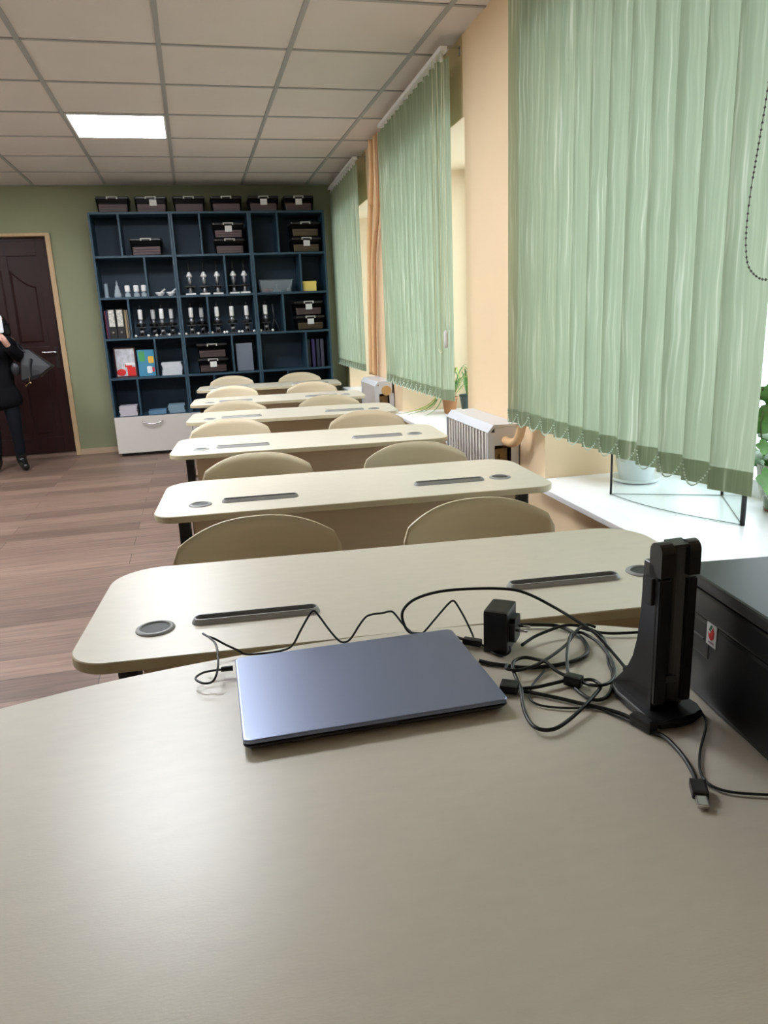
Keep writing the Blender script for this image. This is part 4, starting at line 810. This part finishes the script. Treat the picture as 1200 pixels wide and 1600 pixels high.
# trailing ivy at window 3
p = Vector((2.0, 7.6, SZT))
def leafdisc(bm, c, r, nrm, lobes=5):
    n_ = Vector(nrm).normalized(); a = n_.orthogonal().normalized(); b_ = n_.cross(a); cc = bm.verts.new(c)
    vs = [bm.verts.new(Vector(c) + (a * math.cos(q) + b_ * math.sin(q)) * r * (.86 + .14 * math.cos(lobes * q)) - n_ * r * .15) for q in [2 * math.pi * i / 20 for i in range(20)]]
    for i in range(20): f = bm.faces.new([cc, vs[i], vs[(i + 1) % 20]]); f.smooth = True
def vine_plant(name, label, loc, potr, poth, potm, stems, lr=.03, seed=1, m_=None, lmat=None):
    rnd = random.Random(seed); t = thing(name, label, 'potted plant', loc); pot(t, potr, poth, potm); soil(t, potr, poth * .9)
    for P in stems:
        bm = B(); tube(bm, P, .003, sub=5, n=6); Q = crom(P, 4); st_ = obj('stem', bm, mat('stem_green', (74, 90, 44), .6), t)
        for q in Q[3::2]:
            d = Vector((rnd.uniform(-1, .3), rnd.uniform(-1, .4), rnd.uniform(-.2, .8))); bm = B(); o_ = Vector((rnd.uniform(-.03, .03), rnd.uniform(-.03, .03), rnd.uniform(-.02, .02))); leafdisc(bm, q + o_, lr * rnd.uniform(.7, 1.2), d); obj('leaf', bm, lmat or leaf_m, st_)
    return t
vine_plant('ivy_plant', 'climbing plant with dark leaves in window niche behind the pipes', p, .07, .12, pot_white, [[(0, 0, .1), (.02, 0, .4), (-.02, .02, .75), (.03, 0, 1.0), (0, 0, 1.12)], [(0, .02, .1), (-.06, .05, .35), (-.04, 0, .55), (-.08, 0, .5), (-.1, 0, .3)]], .045, 3)
# window 1: white pot with saucer, glass display, ceramic pot with ivy and lace
p1 = (1.80, 2.80, SZT)
t = thing('flower_pot', 'white pot with saucer on the near sill behind the blind', 'potted plant', p1)
bm = B(); lathe(bm, [(.07, 0), (.095, .006), (.103, .02), (.098, .02), (.09, .010), (.05, .009)], n=32); obj('saucer', bm, pot_white, t)
bm = B(); lathe(bm, [(.066, .0095), (.07, .012), (.095, .15), (.10, .155), (.10, .17), (.088, .17), (.08, .15), (.02, .148)], n=32); obj('pot', bm, pot_white, t)
for i in range(9):
    a = random.uniform(0, 6.28); bm = B(); blade(bm, (0, 0, .148), (math.cos(a), math.sin(a), 0), .10, random.uniform(.15, .3), .012, droop=.6); obj('leaf', bm, leaf_m, t)
t = thing('glass_display_case', 'curved clear glass corner stand with black edge strips on the near sill', 'glass stand', (1.574, 2.62, SZT))
c0 = Vector((0, 0)); c1 = Vector((.372, -.19)); c2 = Vector((.160, -.565)); gh = .30
arc = [(v.x, v.y) for v in crom([(c0.x, c0.y, 0), (.012, -.17, 0), (.062, -.36, 0), (c2.x, c2.y, 0)], 8)]
bm = B(); ring = arc + [(c1.x, c1.y)]
def wallsheet(bm, a, b_, h, th=.004):
    a, b_ = Vector(a), Vector(b_); d = (b_ - a).normalized(); n_ = Vector((-d.y, d.x)) * th / 2
    prism(bm, [(a + n_)[:], (b_ + n_)[:], (b_ - n_)[:], (a - n_)[:]], .001, h)
def sheet(pts, h, nm):
    bm = B(); top = pts; off = [(x + .0035, y + .001) for x, y in pts]; prism(bm, pts + off[::-1], .001, h); return obj(nm, bm, case_glass, t)
sheet(arc, gh, 'curved_glass')
bm = B(); wallsheet(bm, c0 + Vector((.012, -.004)), c1 - Vector((.006, -.002)), gh); obj('back_glass', bm, case_glass, t)
bm = B(); wallsheet(bm, c1 + Vector((-.004, -.01)), c2 + Vector((.008, .012)), gh); obj('side_glass', bm, case_glass, t)
for nm_, P_ in (('bottom_edge', arc), ('bottom_edge', [c0[:], c1[:]]), ('bottom_edge', [c1[:], c2[:]])):
    bm = B(); tube(bm, [(x, y, .0022) for x, y in P_], .0016, sub=1, n=5); obj(nm_, bm, mat('glass_edge', (120, 134, 130), .3), t)
for c, r in ((c0, .0045), (c1, .006), (c2, .0085)):
    bm = B(); cyl(bm, (c.x, c.y, 0.0005), (c.x, c.y, gh), r, n=10); obj('edge_strip', bm, blackp, t)
p = Vector((1.985, 2.16, SZT))
t = vine_plant('ivy_pot', 'green ceramic pot with ivy and white lace cover at right edge', p, .085, .17, mat('ceramic_green', (120, 134, 106), .3, noise=(12, .3)), [[(0, 0, .15), (-.04, .01, .28), (-.05, .03, .42), (-.03, .02, .5)], [(.02, -.03, .15), (-.05, -.06, .22), (-.09, -.05, .26), (-.1, -.06, .12)], [(0, 0, .15), (.03, -.02, .4), (0, -.04, .7), (-.02, -.03, .82)], [(0, .02, .15), (-.06, .04, .24), (-.09, .06, .34), (-.08, .05, .44)], [(-.02, 0, .15), (-.09, 0, .2), (-.11, .01, .3), (-.1, .02, .36)]], .05, 5)
bm = B(); lathe(bm, [(.059, .0005), (.0625, .010)], n=24); plab(obj('foot_ring', bm, mat('ceramic_brown', (120, 72, 50), .5), t), 'brown glazed foot ring')
bm = B(); rs = []
for k in range(5):
    rr_ = .0885 - .02 * (1 - k / 4) * .9 + .002; z = .055 + .115 * k / 4; rs.append([bm.verts.new((math.cos(q) * (rr_ + .004), math.sin(q) * (rr_ + .004), z + (.010 * math.cos(10 * q) if k == 0 else 0))) for q in [2 * math.pi * i / 60 for i in range(60)]])
for k in range(4):
    for i in range(60): bm.faces.new([rs[k][i], rs[k][(i + 1) % 60], rs[k + 1][(i + 1) % 60], rs[k + 1][i]])
lace = obj('lace_cover', bm, mat('lace', (236, 236, 232), .8), t); wm = lace.modifiers.new('w', 'WIREFRAME'); wm.thickness = .0045; wm.use_even_offset = False
t = vine_plant('hanging_plant', 'yellow-green hanging leaves at the window edge above the ivy', (2.02, 1.98, SZT), .06, .11, pot_white, [[(0, 0, .1), (0, .02, .4), (-.02, .04, .62), (-.04, .06, .66), (-.06, .06, .58)], [(0, 0, .1), (.02, .02, .45), (.0, .06, .7), (-.03, .08, .78)], [(0, .02, .1), (-.04, .0, .5), (-.05, .02, .68), (-.08, .0, .6)]], .045, 9, lmat=leaf_y)
# ------------------------------------------------------------------ person by the door
PX, PY = -1.835, 7.80
def skin_mesh(name, nodes, edges, m_, parent=None, sub=2, root=0):
    me = bpy.data.meshes.new(name); names = list(nodes); idx = {k: i for i, k in enumerate(names)}
    me.from_pydata([nodes[k][0] for k in names], [(idx[a], idx[b_]) for a, b_ in edges], []); me.materials.append(m_)
    o = bpy.data.objects.new(name, me); C.objects.link(o)
    sm = o.modifiers.new('s', 'SKIN'); sm.use_smooth_shade = True
    for i, k in enumerate(names):
        r = nodes[k][1]; me.skin_vertices[0].data[i].radius = r if isinstance(r, tuple) else (r, r); me.skin_vertices[0].data[i].use_root = (i == root)
    ss = o.modifiers.new('ss', 'SUBSURF'); ss.levels = ss.render_levels = sub
    dg = bpy.context.evaluated_depsgraph_get(); me2 = bpy.data.meshes.new_from_object(o.evaluated_get(dg)); o.modifiers.clear(); o.data = me2
    for p_ in me2.polygons: p_.use_smooth = True
    if parent: o.parent = parent
    return o
pt_ = thing('person', 'person in a long black coat photographing with a white phone by the door', 'person', (PX, PY, 0))
hd = Vector((.065, -.04, 0)); n_ = {}
n_['pelvis'] = ((0, 0, .84), (.125, .10)); n_['waist'] = ((.01, 0, .98), (.11, .09)); n_['chest'] = ((.02, 0, 1.14), (.13, .10)); n_['neck0'] = ((.05, -.01, 1.25), .06); n_['neck'] = ((.06, -.025, 1.31), .048)
n_['jaw'] = ((.066, -.05, 1.36), (.055, .062)); n_['face'] = ((.068, -.045, 1.42), (.072, .085)); n_['crown'] = ((.068, -.03, 1.475), (.06, .07))
n_['nose'] = ((.068, -.135, 1.405), .012); n_['earl'] = ((.145, -.03, 1.41), .012); n_['earr'] = ((-.008, -.03, 1.41), .012)
ed = [('pelvis', 'waist'), ('waist', 'chest'), ('chest', 'neck0'), ('neck0', 'neck'), ('neck', 'jaw'), ('jaw', 'face'), ('face', 'crown'), ('face', 'nose'), ('face', 'earl'), ('face', 'earr')]
for s, nm in ((1, 'L'), (-1, 'R')):
    n_['hip' + nm] = ((s * .085, 0, .78), .085); n_['knee' + nm] = ((s * .10, -.02, .43), .052); n_['calf' + nm] = ((s * .10, 0.0, .30), .048); n_['ank' + nm] = ((s * .10 + (.0 if s > 0 else -.02), .01, .08), .033); n_['toe' + nm] = ((s * .13 + .03 * (s > 0), -.12, .03), .026)
    ed += [('pelvis', 'hip' + nm), ('hip' + nm, 'knee' + nm), ('knee' + nm, 'calf' + nm), ('calf' + nm, 'ank' + nm), ('ank' + nm, 'toe' + nm)]
    n_['sh' + nm] = ((s * .155 + .02, 0, 1.235), .05); ed.append(('chest', 'sh' + nm))
    el = (.25, -.04, 1.04) if s > 0 else (-.20, -.05, 1.03); n_['el' + nm] = (el, .036); ed.append(('sh' + nm, 'el' + nm))
    wr_ = (.185, -.24, 1.20) if s > 0 else (.03, -.27, 1.22); n_['wr' + nm] = (wr_, .024); ed.append(('el' + nm, 'wr' + nm))
    pm = Vector(wr_) + Vector((-.01 * s, -.025, .06)); n_['pa' + nm] = (tuple(pm), (.030, .016)); ed.append(('wr' + nm, 'pa' + nm))
    for q in range(4):
        L_ = [.028, .033, .031, .024][q]; bx_ = pm + Vector((s * (-.028 + 0), -.006, -.014 + q * .017)); b2 = bx_ + Vector((-s * L_, -.010, .004)); b3 = b2 + Vector((-s * L_ * .7, .012, .002))
        st0 = pm + Vector((-s * .010, -.002, -.012 + q * .012)); n_['f%s%d0' % (nm, q)] = (tuple(st0), .0085); n_['f%s%d1' % (nm, q)] = (tuple(bx_), .0085); n_['f%s%d2' % (nm, q)] = (tuple(b2), .0078); n_['f%s%d3' % (nm, q)] = (tuple(b3), .007)
        ed += [('pa' + nm, 'f%s%d0' % (nm, q)), ('f%s%d0' % (nm, q), 'f%s%d1' % (nm, q)), ('f%s%d1' % (nm, q), 'f%s%d2' % (nm, q)), ('f%s%d2' % (nm, q), 'f%s%d3' % (nm, q))]
    a_ = pm + Vector((-s * .012, -.03, -.03)); b3 = a_ + Vector((-s * .028, -.012, .022)); n_['t%s1' % nm] = (tuple(a_), .0105); n_['t%s2' % nm] = (tuple(b3), .009)
    ed += [('wr' + nm, 't%s1' % nm), ('t%s1' % nm, 't%s2' % nm)]
body = skin_mesh('body', n_, ed, skin_m, pt_)
# clothing
c_ = {'a': ((0, 0, .56), (.245, .16)), 'b': ((0, 0, .74), (.215, .145)), 'c': ((0, 0, .95), (.165, .125)), 'd': ((.015, 0, 1.13), (.175, .13)), 'e': ((.05, -.01, 1.255), (.09, .085)), 'sl': ((.165, 0, 1.215), .078), 'el': ((.26, -.035, 1.05), .07), 'wl': ((.20, -.19, 1.145), .05), 'wl2': ((.188, -.225, 1.185), .042), 'sr': ((-.13, 0, 1.215), .078), 'er': ((-.205, -.05, 1.04), .07), 'wr': ((-.03, -.21, 1.16), .05), 'wr2': ((.01, -.245, 1.195), .042)}
coat = skin_mesh('coat', c_, [('c', 'b'), ('b', 'a'), ('c', 'd'), ('d', 'e'), ('d', 'sl'), ('sl', 'el'), ('el', 'wl'), ('wl', 'wl2'), ('d', 'sr'), ('sr', 'er'), ('er', 'wr'), ('wr', 'wr2')], coat_m, pt_, root=2)
hr = {'a': ((.066, .0, 1.44), (.098, .085)), 'b': ((.066, .03, 1.36), (.105, .075)), 'c': ((.064, .045, 1.26), (.125, .07)), 'top': ((.066, -.01, 1.482), (.07, .07)), 's1': ((.155, -.02, 1.36), .034), 's2': ((.17, -.02, 1.26), .034), 'r1': ((-.02, -.02, 1.36), .034), 'r2': ((-.035, -.02, 1.26), .034)}
skin_mesh('hair', hr, [('a', 'b'), ('b', 'c'), ('a', 'top'), ('a', 's1'), ('s1', 's2'), ('a', 'r1'), ('r1', 'r2')], hair_m, pt_)
for s in (1, -1):
    tr = {'h': ((s * .085, 0, .74), .095), 'k': ((s * .10, -.02, .43), .066), 'c': ((s * .10, 0, .3), .060), 'a': ((s * .10 - (.02 if s < 0 else 0), .008, .10), .050)}
    skin_mesh('trouser_leg', tr, [('h', 'k'), ('k', 'c'), ('c', 'a')], mat('dark_jeans', (9, 12, 20), .85, spec=.2), pt_, sub=1)
    ax = s * .10 + (.0 if s > 0 else -.02); bt = {'a': ((ax, .01, .19), .054), 'b': ((ax, .015, .075), .050), 'c': ((ax + .02 + .01 * s, -.06, .045), .042), 'd': ((s * .13 + .04 * (s > 0), -.15, .036), .034)}
    skin_mesh('boot', bt, [('b', 'a'), ('b', 'c'), ('c', 'd')], mat('black_boot', (14, 14, 15), .25), pt_)
t = thing('phone', 'white phone held up in front of the face of the person', 'phone', (PX + .125, PY - .285, 1.31), R(6))
bm = B(); prism(bm, rrect(-.068, .068, -.076, .076, [.012] * 4, 5), 0, .009)
for v in bm.verts: v.co = (v.co.x + .0, -v.co.z, v.co.y + .06)
obj('case', bm, mat('phone_white', (200, 202, 206), .3), t)
bm = B(); box(bm, .02, .052, -.0115, -.009, .098, .124, bev=.001); obj('camera_module', bm, blackp, t)
t = thing('handbag', 'dark grey leather tote bag hanging from the arm by the door', 'handbag', (PX + .36, PY - .08, .86), R(-8))
def bagring(w0, w1, d, z, sk=0): return [(x, y, z + sk * x) for x, y in rrect(w0, w1, -d, d, [min(.02, d * .7)] * 4, 4)]
bm = B(); loft(bm, [bagring(-.11, .04, .045, .0, .2), bagring(-.12, .10, .06, .03, .3), bagring(-.11, .18, .05, .13, -.12), bagring(-.08, -.02, .018, .275)], smooth=False); o = obj('bag_body', bm, leather, t); bv = o.modifiers.new('b', 'BEVEL'); bv.width = .008; bv.segments = 2
bm = B(); tube(bm, [(-.055, -.035, .25), (-.10, -.03, .30), (-.12, 0, .345), (-.10, .03, .30), (-.05, .03, .25)], .007); obj('strap', bm, leather, t)
bm = B(); tube(bm, [(.0, -.058, .2), (-.02, -.066, .1), (-.02, -.07, .02)], .008); obj('front_seam', bm, mat('strap_dark', (30, 31, 36), .4), t)
bm = B(); sphere(bm, (-.16, -.03, .10), .055, (.8, .5, 1.2)); obj('side_pouch', bm, leather, t)
bm = B(); sphere(bm, (-.03, -.07, -.03), .009); sphere(bm, (-.075, -.065, -.055), .007); tube(bm, [(-.03, -.07, .02), (-.045, -.07, -.03), (-.075, -.066, -.05)], .002); obj('charm', bm, mat('gold', (190, 160, 110), .3, 1), t)
bpy.context.view_layer.update()
